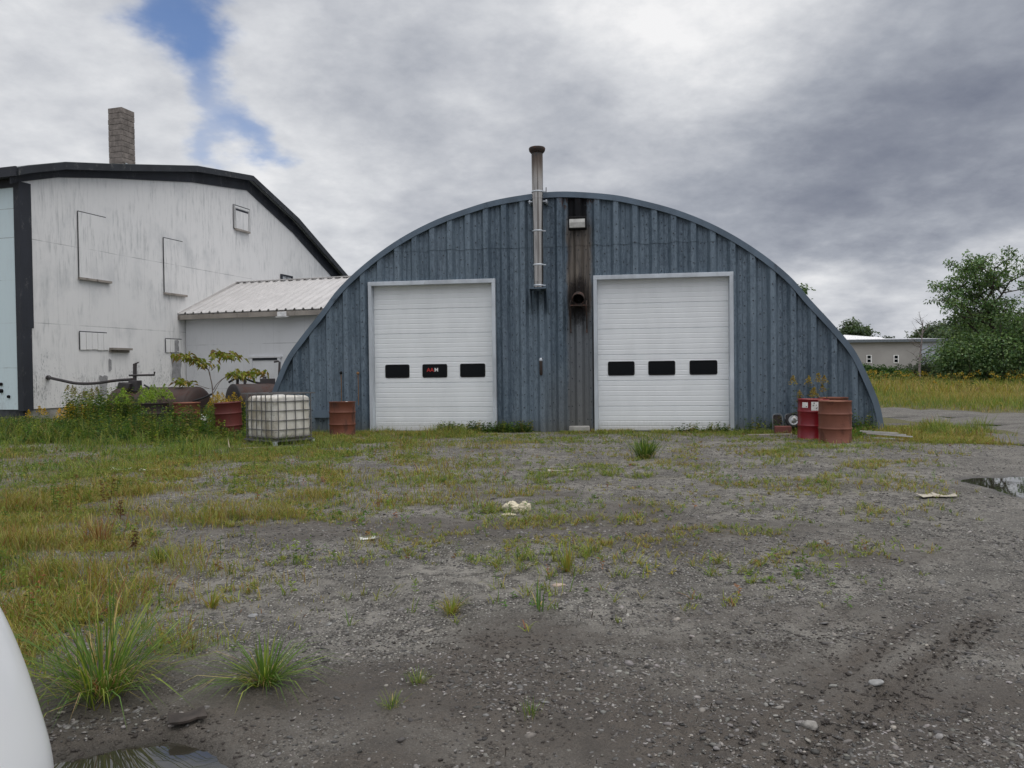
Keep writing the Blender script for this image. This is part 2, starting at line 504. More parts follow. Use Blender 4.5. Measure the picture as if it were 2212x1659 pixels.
M_SOOT = worn('sooty_rust', (.035, .026, .022), (.11, .05, .035), .5, 8, .85)
M_DKRUST = worn('dark_tank_rust', (.048, .030, .026), (.078, .040, .032), .5, 3, .7)
M_DKRUST2 = worn('black_tank_steel', (.022, .020, .022), (.055, .035, .033), .4, 3, .7)
M_PIPE = worn('dark_iron_pipe', (.045, .04, .042), (.10, .06, .05), .4, 6, .7)
M_RUBBER = simple('black_hose_rubber', (.015, .015, .017), .6)


def stainless():
    m, nt, p = new_mat('sooty_flue_painted_reflections')
    oc = nd(nt, 'ShaderNodeTexCoord').outputs['Object']
    s = nd(nt, 'ShaderNodeSeparateXYZ', {0: oc})
    n = noise(nt, scaled(nt, oc, (4, 4, .4)), 4, 5, .6)
    z = mth(nt, 'ADD', s.outputs[2], mth(nt, 'MULTIPLY', mth(nt, 'SUBTRACT', n, .5), .7))
    st = noise(nt, scaled(nt, oc, (9, 9, .12)), 2.2, 5, .6)
    c = mix(nt, mrange(nt, n, .3, .7), (.40, .375, .345), (.58, .55, .51))
    c = mix(nt, mth(nt, 'MULTIPLY', mrange(nt, st, .46, .60), .75), c, (.13, .115, .10))  # dark streaks painted in for the reflections bare steel would show
    c = mix(nt, mrange(nt, z, 6.35, 7.15), c, (.10, .075, .06))
    c = mix(nt, mrange(nt, z, 7.1, 7.3), c, (.05, .05, .05))
    nt.links.new(c, p.inputs['Base Color'])
    nt.links.new(mrange(nt, z, 6.3, 7.1, .92, .3), p.inputs['Metallic'])
    nt.links.new(mrange(nt, z, 6.2, 7.1, .13, .6), p.inputs['Roughness'])
    return m


M_FLUE = stainless()


def chimney_mat():
    m, nt, p = new_mat('grey_chimney_block')
    oc = nd(nt, 'ShaderNodeTexCoord').outputs['Object']
    n = noise(nt, oc, 5, 6, .65)
    g = noise(nt, oc, 60, 3, .7)
    c = mix(nt, mrange(nt, n, .35, .65), (.15, .13, .115), (.27, .235, .21))
    c = mix(nt, mth(nt, 'MULTIPLY', mrange(nt, g, .4, .7), .3), c, (.14, .125, .12))
    nt.links.new(c, p.inputs['Base Color'])
    p.inputs['Roughness'].default_value = .95
    nt.links.new(nd(nt, 'ShaderNodeBump', {'Strength': .5, 'Distance': .01, 'Height': g}).outputs[0], p.inputs['Normal'])
    return m


M_BLOCK = chimney_mat()

# ================================================================== QUONSET SHED
Q = thing('quonset_shed', 'blue grey steel arched quonset shed with two white overhead doors', 'shed', (1.6154, 20.1883, 0), R(-8))
HALF = [(8.14, -.2), (8.10, 0), (8.00, .6), (7.79, 1.2), (7.42, 2.0), (6.95, 2.62), (6.38, 3.28), (5.85, 3.92), (5.05, 4.6), (4.12, 5.2),
        (3.12, 5.66), (2.05, 5.99), (1.40, 6.13), (.55, 6.23), (0, 6.255)]
UC = -.45


def catmull(P, k=6):
    P = [np.array(p, float) for p in P]
    P = [2 * P[0] - P[1]] + P + [2 * P[-1] - P[-2]]
    out = []
    for i in range(1, len(P) - 2):
        for j in range(k):
            t = j / k
            out.append(.5 * (2 * P[i] + (P[i + 1] - P[i - 1]) * t + (2 * P[i - 1] - 5 * P[i] + 4 * P[i + 1] - P[i + 2]) * t * t
                             + (3 * P[i] - P[i - 1] - 3 * P[i + 1] + P[i + 2]) * t ** 3))
    out.append(P[-2])
    return out


_full = HALF + [(-a, b) for a, b in HALF[-2::-1]]
ARCH = [(UC - p[0], p[1]) for p in catmull(_full, 5)]           # left to right


def arch_off(d):
    out = []
    for i, p in enumerate(ARCH):
        a = ARCH[max(i - 1, 0)]; b = ARCH[min(i + 1, len(ARCH) - 1)]
        t = np.array([b[0] - a[0], b[1] - a[1]]); t /= np.linalg.norm(t)
        out.append((p[0] + t[1] * -d, p[1] + t[0] * d))
    return out


_in = arch_off(-.035)
_top = [p for p in _in]
_ux = np.array([p[0] for p in _top]); _uz = np.array([p[1] for p in _top])


def ztop(u): return float(np.interp(u, _ux, _uz))


# end wall: deep trapezoidal ribs, cut round the two doors, upper sheets lapped over the lower ones
DOORS = [(-5.52, -2.035), (.545, 4.075)]
DTOP = 4.07
PER = .4875
prof = []                                               # (u, outward)
k0 = int((-8.6 - UC) / PER) - 1
for i in range(k0, -k0 + 2):
    c = UC + .13 + i * PER
    prof += [(c - .135, 0.0), (c - .062, -.105), (c + .062, -.105), (c + .135, 0.0), (c + .225, 0.0), (c + .235, .012), (c + .25, .012), (c + .26, 0.0)]
prof.sort()
pu = np.array([p[0] for p in prof]); pv = np.array([p[1] for p in prof])
us = set(np.round(pu[(pu > _ux[0] + .02) & (pu < _ux[-1] - .02)], 4)) | {round(float(_ux[0]) + .005, 4), round(float(_ux[-1]) - .005, 4)}
for a, b in DOORS: us |= {a, b}
for p in _top:
    if 0 < p[1] < 3.5: us.add(round(p[0], 4))
us = sorted(us)
w = MB()
SEAM = 4.9


def wob(u): return .012 * math.sin(u * 5.1) + .01 * math.sin(u * 11.7 + 1)


for a, b in zip(us[:-1], us[1:]):
    if b - a < 1e-4: continue
    ya, yb = float(np.interp(a, pu, pv)), float(np.interp(b, pu, pv))
    mid = (a + b) / 2
    z0 = -.1
    for d0, d1 in DOORS:
        if d0 - 1e-6 <= mid <= d1 + 1e-6: z0 = DTOP
    za, zb = ztop(a), ztop(b)
    if min(za, zb) <= z0 + .01 and max(za, zb) <= z0 + .05: continue
    sa, sb = SEAM + wob(a), SEAM + wob(b)
    if min(za, zb) > SEAM + .05:
        w.add([(a, ya, z0), (b, yb, z0), (b, yb, sb), (a, ya, sa)], [(0, 1, 2, 3)])
        w.add([(a, ya - .012, sa - .02), (b, yb - .012, sb - .02), (b, yb - .006, zb), (a, ya - .006, za)], [(0, 1, 2, 3)])
        w.add([(a, ya + .002, sa - .02), (b, yb + .002, sb - .02), (b, yb - .012, sb - .02), (a, ya - .012, sa - .02)], [(0, 1, 2, 3)])
    else:
        w.add([(a, ya, z0), (b, yb, z0), (b, yb, max(zb, z0)), (a, ya, max(za, z0))], [(0, 1, 2, 3)])
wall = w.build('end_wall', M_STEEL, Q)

# bolt heads on the ribs and pans
rng = random.Random(5)
bm_ = MB()
for i in range(k0, -k0 + 2):
    c = UC + .13 + i * PER
    for uu, yy, stp in ((c, -.105, .36), (c - .2, 0.0, .42), (c + .19, 0.0, .40)):
        if not (_ux[0] + .1 < uu < _ux[-1] - .1): continue
        z = .25 + rng.random() * .12
        while z < ztop(uu) - .15:
            blocked = any(d0 - .06 < uu < d1 + .06 and z < DTOP + .05 for d0, d1 in DOORS)
            if not blocked and rng.random() < .86:
                r = .012 + .006 * rng.random()
                ux = uu + rng.uniform(-.012, .012)
                yq = yy - (.012 if z > SEAM else 0)
                bm_.lathe([(r, 0), (r, .009), (r * .5, .013), (0.0001, .013)], 6, 0, (0, -1, 0), (ux, yq, z), False)
            z += stp * rng.uniform(.8, 1.15)
o = bm_.build('bolt_heads', simple('dark_bolt_steel', (.03, .035, .042), .6), Q)
o['kind'] = 'stuff'

# the arched trim and the corrugated roof behind it
inner, outer = arch_off(-.11), arch_off(.035)
tr = MB()
n = len(ARCH)
V = []
for y in (-.135, -.02):
    V += [(p[0], y, p[1]) for p in inner] + [(p[0], y, p[1]) for p in outer]
Fc = []
for i in range(n - 1):
    Fc += [(i, i + 1, n + i + 1, n + i), (n + i, n + i + 1, 3 * n + i + 1, 3 * n + i), (i, 2 * n + i, 2 * n + i + 1, i + 1)]
tr.add(V, Fc)
for p, q in ((0, 1), (n - 2, n - 1)):
    pass
tr.build('arch_trim', M_TRIM, Q)
for i in (9, 21, 33, 45, 57):                             # cover strips where trim lengths lap
    if i < n:
        lap = MB()
        a, b = Vector((inner[i][0], -.139, inner[i][1])), Vector((outer[i][0], -.139, outer[i][1]))
        lap.bar(a, b, .02, .005)
        lap.build('trim_lap', M_STEEL, Q)
rf = MB()
ys = []
y = -.02
while y < 26:
    ys += [(y, 0), (y + .12, 0), (y + .2, .12), (y + .42, .12), (y + .5, 0)]
    y += .6
V = []
for yy, off in ys:
    V += [(p[0], yy, p[1]) for p in arch_off(off - .03)]
Fc = [(j * n + i, j * n + i + 1, (j + 1) * n + i + 1, (j + 1) * n + i) for j in range(len(ys) - 1) for i in range(n - 1)]
rf.add(V, Fc)
e = arch_off(-.03)
rf.add([(p[0], ys[-1][0], p[1]) for p in e], [tuple(range(n))])
rf.build('arched_roof', M_STEEL, Q)

# overhead doors
FR = .095


def overhead_door(u0, u1, seams, wins, wz, low_trim=False):
    fr = MB()
    fr.box(u0, u0 + FR, -.125, .12, -.05, DTOP)
    fr.box(u1 - FR, u1, -.125, .12, .66 if low_trim else -.05, DTOP)
    if low_trim: fr.box(u1 - FR - .004, u1 + .004, -.129, .12, -.05, .657)
    fr.box(u0 - .002, u1 + .002, -.128, .12, DTOP - FR, DTOP + .012)
    fr.build('door_frame', M_ALU, Q, .006)
    d = MB()
    a, b = u0 + FR + .003, u1 - FR - .003
    zs = [.03] + seams + [DTOP - FR + .03]
    base = .085
    pts = []                                              # (y, z) up the face
    for i in range(len(zs) - 1):
        z0, z1 = zs[i], zs[i + 1]
        pts += [(base + .018, z0), (base + .018, z0 + .008), (base, z0 + .02)]
        m = 5
        for j in range(1, m):
            z = z0 + (z1 - z0) * j / m
            pts += [(base, z - .016), (base + .0042, z - .008), (base + .0042, z + .008), (base, z + .016)]
        pts += [(base, z1 - .012), (base + .018, z1 - .004)]
    V = [(a, y_, z_) for y_, z_ in pts] + [(b, y_, z_) for y_, z_ in pts]
    k = len(pts)
    d.add(V, [(i, k + i, k + i + 1, i + 1) for i in range(k - 1)])
    d.box(a, b, base + .03, base + .06, .02, DTOP - .02)
    door = d.build('overhead_door', M_WHITE, Q)
    sl = MB(); sl.box(a, b, base - .004, base + .028, .0, .028)
    sl.build('bottom_seal', M_BLACK, door)
    for (wa, wb) in wins:
        z0, z1 = wz
        m = MB(); r = .045
        ring = []
        for cx, cz, a0 in ((wb - r, z1 - r, 0), (wa + r, z1 - r, 90), (wa + r, z0 + r, 180), (wb - r, z0 + r, 270)):
            for s in range(4):
                t = R(a0 + s * 30)
                ring.append((cx + r * math.cos(t), cz + r * math.sin(t)))
        kk = len(ring); cx, cz = (wa + wb) / 2, (z0 + z1) / 2
        def rg(sx, yy): return [(cx + (p[0] - cx) * (1 - sx / (wb - wa)), yy, cz + (p[1] - cz) * (1 - sx / (z1 - z0))) for p in ring]
        V = rg(0, base - .001) + rg(.006, base - .016) + rg(.05, base - .016) + rg(.06, base - .004)
        m.add(V, [(l * kk + i, l * kk + (i + 1) % kk, (l + 1) * kk + (i + 1) % kk, (l + 1) * kk + i) for l in range(3) for i in range(kk)])
        m.build('window_frame', M_BLACK, door)
        g = MB(); g.add(rg(.058, base - .005), [tuple(range(kk))])
        g.build('window_pane', M_GLASS, door)
    return door


dl = overhead_door(-5.52, -2.035, [.675, 1.335, 2.03, 2.67, 3.34], [(-5.13, -4.45), (-4.09, -3.40), (-3.05, -2.36)], (1.48, 1.845), True)
dr = overhead_door(.545, 4.075, [.67, 1.34, 2.02, 2.69, 3.35], [(.90, 1.59), (1.94, 2.63), (2.99, 3.69)], (1.48, 1.85))


def lettering(txt, x, z, size, m, parent, y):
    cu = bpy.data.curves.new('lettering', 'FONT')
    cu.body = txt; cu.size = size; cu.extrude = .001; cu.offset = size * .012
    tmp = bpy.data.objects.new('lettering_curve', cu)
    col.objects.link(tmp)
    dg = bpy.context.evaluated_depsgraph_get()
    me = bpy.data.meshes.new_from_object(tmp.evaluated_get(dg))
    bpy.data.objects.remove(tmp)
    me.materials.clear(); me.materials.append(m)
    o = bpy.data.objects.new('lettering', me)
    col.objects.link(o)
    o.parent = parent
    o.location = (x, y, z); o.rotation_euler = (math.pi / 2, 0, 0)
    w_ = max(v.co.x for v in me.vertices)
    return o, w_


_, wA = lettering('AA', -3.965, 1.64, .145, M_RED, dl, .072)
lettering('M', -3.965 + wA + .012, 1.64, .145, M_WLET, dl, .072)

# stainless flue on its bracket
fl = MB()
FX = -.855
for P in ([(.122, 3.79), (.122, 3.935)], [(.128, 3.935), (.129, 4.345)], [(.131, 4.38), (.133, 5.215)], [(.137, 5.26), (.140, 6.075)], [(.147, 6.07), (.147, 6.12)], [(.141, 6.12), (.142, 6.235)],
          [(.149, 6.225), (.149, 6.28)], [(.144, 6.28), (.146, 7.24)], [(.134, 4.335), (.134, 4.39)], [(.139, 5.205), (.139, 5.27)]):
    fl.lathe(P, 36, 0, None, (FX, -.36, 0))
flue = fl.build('flue_pipe', M_FLUE, Q)
cp = MB()
cp.lathe([(.15, 7.235), (.175, 7.26), (.205, 7.30), (.215, 7.36), (.20, 7.385), (.06, 7.41), (.001, 7.415)], 32, 0, None, (FX, -.36, 0))
cp.build('rain_cap', M_SOOT, flue)
for z, r in ((4.37, .136), (5.24, .141), (6.25, .151), (3.84, .124)):
    cl = MB()
    cl.lathe([(r, z - .02), (r + .004, z - .018), (r + .004, z + .018), (r, z + .02)], 28, 0, None, (FX, -.36, 0))
    cl.box(FX + r - .01, FX + r + .06, -.38, -.34, z - .015, z + .015)
    cl.build('pipe_clamp', M_ALU, flue)
cl = MB()
cl.box(FX - .24, FX + .24, -.335, -.325, 6.0, 6.03)
cl.box(FX - .22, FX - .13, -.33, -.02, 6.0, 6.03); cl.box(FX + .13, FX + .24, -.33, -.02, 6.0, 6.03)
cl.box(FX - .23, FX - .20, -.3, -.02, 5.97, 6.06); cl.box(FX + .20, FX + .24, -.3, -.02, 5.97, 6.06)
cl.build('wall_strap', M_ALU, flue)
br = MB()
br.box(FX - .21, FX + .21, -.58, -.02, 3.735, 3.765)
for s in (-1, 1):
    x = FX + s * .215
    br.add([(x - .008, -.58, 3.735), (x - .008, -.05, 3.735), (x - .008, -.05, 3.12), (x + .008, -.58, 3.735), (x + .008, -.05, 3.735), (x + .008, -.05, 3.12)],
           [(0, 1, 2), (3, 5, 4), (0, 3, 4, 1), (1, 4, 5, 2), (2, 5, 3, 0)])
br.lathe([(.10, 3.70), (.10, 3.79)], 24, 0, None, (FX, -.36, 0))
br.build('flue_bracket', M_TRIM, Q)
rod = MB(); rod.tube([(-.66, -.1, 6.1), (-.655, -.1, 6.42)], .012, 6)
rod.build('roof_bolt', M_PIPE, Q)

# wall lamp, sooty vent stub with its cradle, latch handle, hanging rods
lp = MB(); lp.box(-.08, .39, -.30, -.085, 5.27, 5.60)
lamp = lp.build('wall_lamp', M_BLACK, Q, .02)
ln = MB()
ln.add([(-.045, -.315, 5.31), (.355, -.315, 5.31), (.355, -.325, 5.44), (-.045, -.325, 5.44), (.355, -.29, 5.565), (-.045, -.29, 5.565), (-.045, -.299, 5.30), (.355, -.299, 5.30)],
       [(0, 1, 2, 3), (3, 2, 4, 5), (6, 7, 1, 0), (0, 3, 6), (1, 7, 2), (3, 5, 6), (2, 7, 4)])
ln.build('lamp_lens', simple('milky_lamp_lens', (.42, .42, .40), .25), lamp)
vs = MB()
vs.tube([(.165, -.02, 3.52), (.165, -.15, 3.53), (.165, -.30, 3.50), (.165, -.40, 3.45)], [.15, .15, .155, .158], 18, 0, False)
vs.lathe([(.148, 0), (.165, .004), (.165, .03), (.148, .034)], 20, 0, (0, -1, -.42), (.165, -.39, 3.455))
stub = vs.build('vent_stub', M_SOOT, Q)
cr_ = MB()
cr_.box(-.06, .40, -.42, -.09, 3.285, 3.315)
for x in (-.05, .37):
    cr_.bar((x, -.41, 3.28), (x, -.10, 2.72), .03, .03)
    cr_.bar((x, -.095, 3.28), (x, -.095, 2.60), .035, .03)
    cr_.bar((x, -.41, 3.31), (x, -.10, 3.45), .02, .02)
cr_.build('vent_cradle', M_SOOT, Q)
hd = MB()
hd.tube([(-.84, -.13, 1.53), (-.84, -.15, 1.56), (-.84, -.15, 1.86), (-.84, -.13, 1.90)], [.035, .042, .042, .04], 10)
hd.lathe([(.001, .05), (.03, .045), (.045, .0), (.042, -.03)], 12, 1, None, (-.84, -.14, 1.92))
hd.build('latch_handle', [M_SOOT, M_ALU], Q)
for u, zt in ((-6.32, 1.62), (-5.84, 1.6)):
    kb = MB()
    kb.tube([(u, -.10, zt), (u + .004, -.098, zt - .4), (u, -.096, .75)], .011, 6, 0)
    kb.lathe([(.001, .045), (.035, .03), (.045, 0), (.035, -.03), (.001, -.045)], 10, 1 if u < -6 else 0, None, (u, -.105, zt + .02))
    kb.build('pull_rod', [simple('orange_rust_rod', (.20, .11, .05), .85), M_BLACK], Q)
bs = MB(); bs.box(-7.1, -6.05, -.16, -.09, .42, .62)
bs.build('base_rail', M_TRIM, Q)
fb = MB(); fb.box(-.12, .42, -.22, -.02, -.05, .18)
fb.build('base_block', M_FOUND, Q, .03)
for a, b in DOORS:
    sl = MB(); sl.box(a + .02, b - .02, -.35, .3, -.15, .006)
    sl.build('door_threshold', M_FOUND, Q)

# ================================================================== WHITE BARN
B = thing('white_barn', 'large peeling white barn with bowed dark edged roof and block chimney', 'barn', (-14.469, 22.751, 0), R(73.4))
RO = [(-.32, 7.70), (.02, 7.84), (1.35, 8.28), (3.2, 8.69), (7.41, 9.68), (10.92, 10.14), (14.43, 8.98), (19.48, 6.63), (22.6, 4.9)]


def rz(t): return float(np.interp(t, [p[0] for p in RO], [p[1] for p in RO]))


GF = ((0, 0, 0), (1, 0, 0), (0, 0, 1))                     # plane of the gable wall, thickened towards -y
b = MB()
b.prism([(.05, .66), (22.4, .66), (22.4, rz(22.4) - .1)] + [(t, z - .1) for t, z in RO[-2:1:-1]] + [(.05, rz(.05) - .1)], GF, -.05, .03)
b.build('gable_wall', M_BARN, B)
b = MB(); b.box(-.03, .05, .03, 24, .66, 7.62)
b.build('front_wall', M_BARN_L, B)
b = MB()
b.box(.12, 22.3, .01, .3, -.4, .658)
b.build('gable_foundation', M_FOUND, B)
b = MB(); b.box(.0, .3, .35, 24, -.4, .658); b.box(.0, .118, .01, .35, -.4, .658)
b.build('front_foundation', M_FOUND_D, B)
# roof, rake boards and frieze
b = MB()
V = []
for y in (-.34, 24):
    V += [(t, y, z) for t, z in RO] + [(t, y, z - .12) for t, z in RO]
k = len(RO)
b.add(V, [(i, i + 1, 2 * k + i + 1, 2 * k + i) for i in range(k - 1)] + [(k + i, 3 * k + i, 3 * k + i + 1, k + i + 1) for i in range(k - 1)]
      + [(0, 2 * k, 3 * k, k), (k - 1, 2 * k - 1, 4 * k - 1, 3 * k - 1)] + [(i, k + i, k + i + 1, i + 1) for i in range(k - 1)])
roof = b.build('roof', simple('grey_roof_sheet', (.16, .18, .18), .6, .1, .25, 2), B)


def rake(d0, d1, y0, y1, name, m):
    """a strip below the roof line, between depths d0 and d1 under it"""
    q = MB()
    P = RO
    V = []
    for y in (y0, y1):
        V += [(t, y, z - d0) for t, z in P] + [(t, y, z - d1(t)) for t, z in P]
    q.add(V, [(i, i + 1, k + i + 1, k + i) for i in range(k - 1)] + [(2 * k + i, 3 * k + i, 3 * k + i + 1, 2 * k + i + 1) for i in range(k - 1)]
          + [(k + i, k + i + 1, 3 * k + i + 1, 3 * k + i) for i in range(k - 1)] + [(0, k, 3 * k, 2 * k), (k - 1, 2 * k - 1, 4 * k - 1, 3 * k - 1)])
    return q.build(name, m, B)


rake(.02, lambda t: .24 if t < 11 else .30, -.40, -.343, 'rake_board', worn('greyed_rake_board', (.026, .03, .037), (.12, .12, .12), .36, 5, .8))
rake(.125, lambda t: .46 if t < 4 else (.62 if t < 11 else .70), -.075, -.052, 'frieze_board', M_DARK)
b = MB(); b.box(-.38, -.325, -.34, 24, 7.44, 7.72); b.box(-.325, -.035, .05, 24, 7.46, 7.50)
b.build('eave_board', M_DARK, B)
b = MB(); b.box(-.06, -.032, .12, 24, 7.22, 7.45)
b.build('eave_frieze', M_DARK, B)
b = MB()
b.box(-.065, .34, -.085, -.052, 3.08, 7.38); b.box(-.065, -.032, -.052, .13, .62, 7.45); b.box(-.063, .27, -.083, -.052, .62, 3.078)
b.build('corner_board', M_DARK, B)
# chimney: one square block to a course
b = MB()
cz = 8.3
rng = random.Random(3)
while cz < 11.2:
    h = .20
    j = rng.uniform(-.006, .006)
    for (x0, x1, y0, y1) in (((5.0, 5.30, .92, 1.52), (5.304, 5.62, .92, 1.52)) if rng.random() < .6 else ((5.0, 5.62, .92, 1.21), (5.0, 5.62, 1.214, 1.52))):
        b.box(x0 + j, x1 + j, y0 - j, y1 - j, cz, cz + h - .012)
    cz += h
b.box(5.02, 5.60, .94, 1.50, 8.3, 11.1, 1)
b.build('chimney', [M_BLOCK, simple('pale_mortar', (.26, .24, .22), .95)], roof, .008)
b = MB()
for s in range(5): b.box(5.0 + s * .13, 5.09 + s * .13, .895, .915, 8.9, 9.25 + .06 * (s % 2))
b.build('chimney_flashing', M_ALU, roof)


def boarded(t0, t1, z0, z1, name, boards=0, frame=0.0, sill=True, top=True, m=None):
    """a boarded-up opening: sheet, dark reveal lines, drip head and sill"""
    q = MB()
    q.box(t0, t1, -.072, -.053, z0, z1)
    if boards:
        q = MB()
        for i in range(boards):
            a = t0 + (t1 - t0) * i / boards; e_ = t0 + (t1 - t0) * (i + 1) / boards
            q.box(a, e_ - .014, -.075 - .004 * (i % 2), -.053, z0 + .01 * (i % 3), z1)
    p = q.build(name, m or M_BARN, B)
    q = MB()
    q.box(t0 - .02, t1 * .94 + t0 * .06, -.058, -.0525, z1, z1 + .03) if top else None
    q.box(t0 - .03, t0 - .002, -.058, -.0525, z0, z1)
    if q.v: q.build('dark_joint', M_DARK, p)
    if sill:
        q = MB(); q.box(t0 - .05, t1 + .05, -.15, -.053, z0 - .075, z0 - .003)
        q.build('sill', M_WOODG, p)
    if frame:
        q = MB(); q.box(t0 - frame - .025, t1 + frame + .025, -.0575, -.0528, z0 - .02, z1 + frame + .025)
        q.build('dark_joint', M_DARK, p)
        q = MB()
        q.box(t0, t1, -.082, -.0735, z1 - .10, z1 - .03)
        q.box(t0 + .04, t1 - .04, -.0775, -.0725, z0 + .02, z1 - .13, 1)
        q.build('shutter_panel', [M_DARK, M_BARN], p)
        q = MB()
        for (a, e_, c, d) in ((t0 - frame, t0, z0, z1), (t1, t1 + frame, z0, z1), (t0 - frame, t1 + frame, z1, z1 + frame)):
            q.box(a, e_, -.095, -.053, c, d)
        q.build('casing', M_WOODG if frame > .11 else M_BARN, p)
        q = MB()
        for a in (t0 - frame + .012, t0 - .012, t1 + .012, t1 + frame - .012): q.box(a - .012, a + .012, -.0965, -.0952, z0 - .002, z1 + (frame - .02 if a < t0 - .05 or a > t1 + .05 else 0))
        q.box(t0 - frame, t1 + frame, -.0975, -.0953, z1 + frame - .02, z1 + frame)
        q.build('casing_edge', M_DARK, p)
    return p


boarded(2.06, 3.26, 4.8, 6.90, 'boarded_window')
boarded(5.86, 6.93, 4.67, 6.67, 'boarded_window')
boarded(10.08, 10.95, 7.75, 8.62, 'boarded_window', 0, .1)
boarded(2.03, 3.20, 2.48, 3.05, 'boarded_window', 5, 0, False)
boarded(5.87, 6.76, 2.47, 2.96, 'boarded_window', 4, 0, False)
q = MB(); q.box(13.45, 14.2, -.056, -.0525, 5.1, 6.155)
p = q.build('window', simple('dusty_pane', (.42, .44, .46), .4), B)
q = MB(); q.box(13.33, 13.45, -.10, -.0525, 5.1, 6.22); q.box(14.2, 14.3, -.10, -.0525, 5.1, 6.22); q.box(13.45, 14.2, -.10, -.0525, 6.155, 6.22); q.box(13.82, 13.85, -.08, -.057, 5.1, 6.155)
q.build('window_frame', M_DARK, p)
q = MB(); q.box(3.22, 4.08, -.22, -.053, 2.50, 2.57); q.box(3.22, 4.08, -.09, -.053, 2.42, 2.499)
q.build('ledge', M_WOODG, B)
rng = random.Random(11)
for (t, z, w_, h_) in ((2.95, 1.35, .34, .62), (3.25, 2.0, .12, .4), (6.42, 2.05, .52, 1.3), (6.35, 2.72, .4, .48), (2.78, 1.02, .22, .3)):
    pts = []
    for i in range(22):
        a = 2 * math.pi * i / 22
        rr = rng.uniform(.75, 1.12)
        x_ = max(-1, min(1, 1.5 * math.cos(a))) * w_ / 2 * rr; z_ = max(-1, min(1, 1.3 * math.sin(a))) * h_ / 2 * rr
        pts.append((t + x_, z + z_))
    q = MB(); q.prism(pts, GF, .0525, .0765 if z > 2.5 else .056)
    q.build('bare_patch', simple('bare_grey_board', (.30, .30, .305), .9, 0, .2, 8), B)
for y_, z_, r_ in ((.78, 1.42, .05), (.78, 1.22, .06), (.5, 1.05, .045)):
    q = MB(); q.lathe([(r_, 0), (r_, .05), (r_ * .6, .06), (.001, .06)], 12, 0, (-1, 0, 0), (-.03, y_, z_))
    q.build('wall_fitting', M_BLACK, B)

# ================================================================== LEAN-TO SHED between barn and quonset
S = thing('connecting_shed', 'low grey white shed with ribbed roof joining barn and quonset', 'shed', (-12.4866, 29.4019, 0), R(-16.6))
q = MB(); q.box(.06, 6.3, 0, .12, -.3, 3.98); q.box(6.18, 6.298, .12, 5, -.3, 4.0)
q.build('wall', M_SHED, S)
q = MB()
A0, A1 = (-.36, 3.93), (3.23, 5.46)
sl_ = (A1[1] - A0[1]) / (A1[0] - A0[0])
xs = []
x = .065
while x < 6.3:
    xs += [(x, 0), (x + .23, 0), (x + .265, .055), (x + .305, .055), (x + .34, 0)]
    x += .36
V = [(xx, yy, A0[1] + sl_ * (yy - A0[0]) + zz) for yy in (A0[0], A1[0]) for xx, zz in xs] + [(xx, A1[0] + 3.4, A1[1] - .9 + zz) for xx, zz in xs]
k = len(xs)
q.add(V, [(j * k + i, j * k + i + 1, (j + 1) * k + i + 1, (j + 1) * k + i) for j in range(2) for i in range(k - 1)])
q.add([(xx, yy, zz - .03) for (xx, yy, zz) in V], [(j * k + i, (j + 1) * k + i, (j + 1) * k + i + 1, j * k + i + 1) for j in range(2) for i in range(k - 1)])
rfo = q.build('ribbed_roof', M_ROOFW, S)
q = MB(); q.bar((.02, A0[0] - .03, A0[1] + .0), (.02, A1[0], A1[1] + .05), .10, .06); q.box(.02, 6.3, A1[0] - .1, A1[0] + .1, A1[1] + .025, A1[1] + .06)
q.build('edge_flashing', M_ROOFW, rfo)
q = MB(); q.box(.02, 6.3, A0[0] - .03, A0[0] + .02, A0[1] - .22, A0[1] - .05)
q.build('eave_board', M_WOODG, S)
for i in range(11):
    q = MB(); q.box(.3 + i * .58, .36 + i * .58, A0[0] + .03, -.003, A0[1] - .17, A0[1] - .02)
    q.build('rafter_tail', M_WOODG, S)
q = MB(); q.box(3.02, 4.08, -.015, -.003, 0, 2.13); 
for z in (.5, 1.0, 1.55): q.box(3.2, 3.9, -.021, -.016, z, z + .3)
dp = q.build('door', M_SHED, S)
q = MB(); q.box(2.90, 3.018, -.05, -.003, 0, 2.22); q.box(4.082, 4.2, -.05, -.003, 0, 2.22); q.box(2.84, 4.26, -.07, -.003, 2.223, 2.29); q.box(3.018, 4.082, -.04, -.003, 2.135, 2.22, 1)
q.build('door_casing', [M_SHED, M_DARK], S)
q = MB(); q.box(4.38, 4.72, -.46, -.395, 3.70, 3.86); q.box(4.3, 4.8, -.44, -.395, 3.66, 3.69)
q.build('eave_light', M_WLET, S)

# ================================================================== GROUND, WATER
PUDDLES = [(7.45, 10.0, 1.1, 1.3, 0), (10.6, 15.8, .5, .45, 0), (-1.68, 3.02, .52, .36, .1), (13.4, 24.6, 1.5, .32, -.12), (12.6, 21.3, 1.6, .28, -.15),
           (15.3, 19.6, 1.5, .3, -.1), (-.75, 3.0, .16, .08, .2)]


def fac_y(x): return 20.19 - (np.asarray(x, float) - 1.615) * .1405


def puddle_f(x, y):
    f = np.zeros(np.broadcast(x, y).shape)
    for i, (cx, cy, rx, ry, a) in enumerate(PUDDLES):
        dx, dy = x - cx, y - cy
        u = (dx * math.cos(a) + dy * math.sin(a)) / rx; v = (-dx * math.sin(a) + dy * math.cos(a)) / ry
        r = np.sqrt(u * u + v * v) + (fbm(x / rx * 1.3 + i, y / ry * 1.3, 40 + i, 4) - .5) * .75
        f = np.maximum(f, 1 - sstep(r, .72, 1.5))
    return f


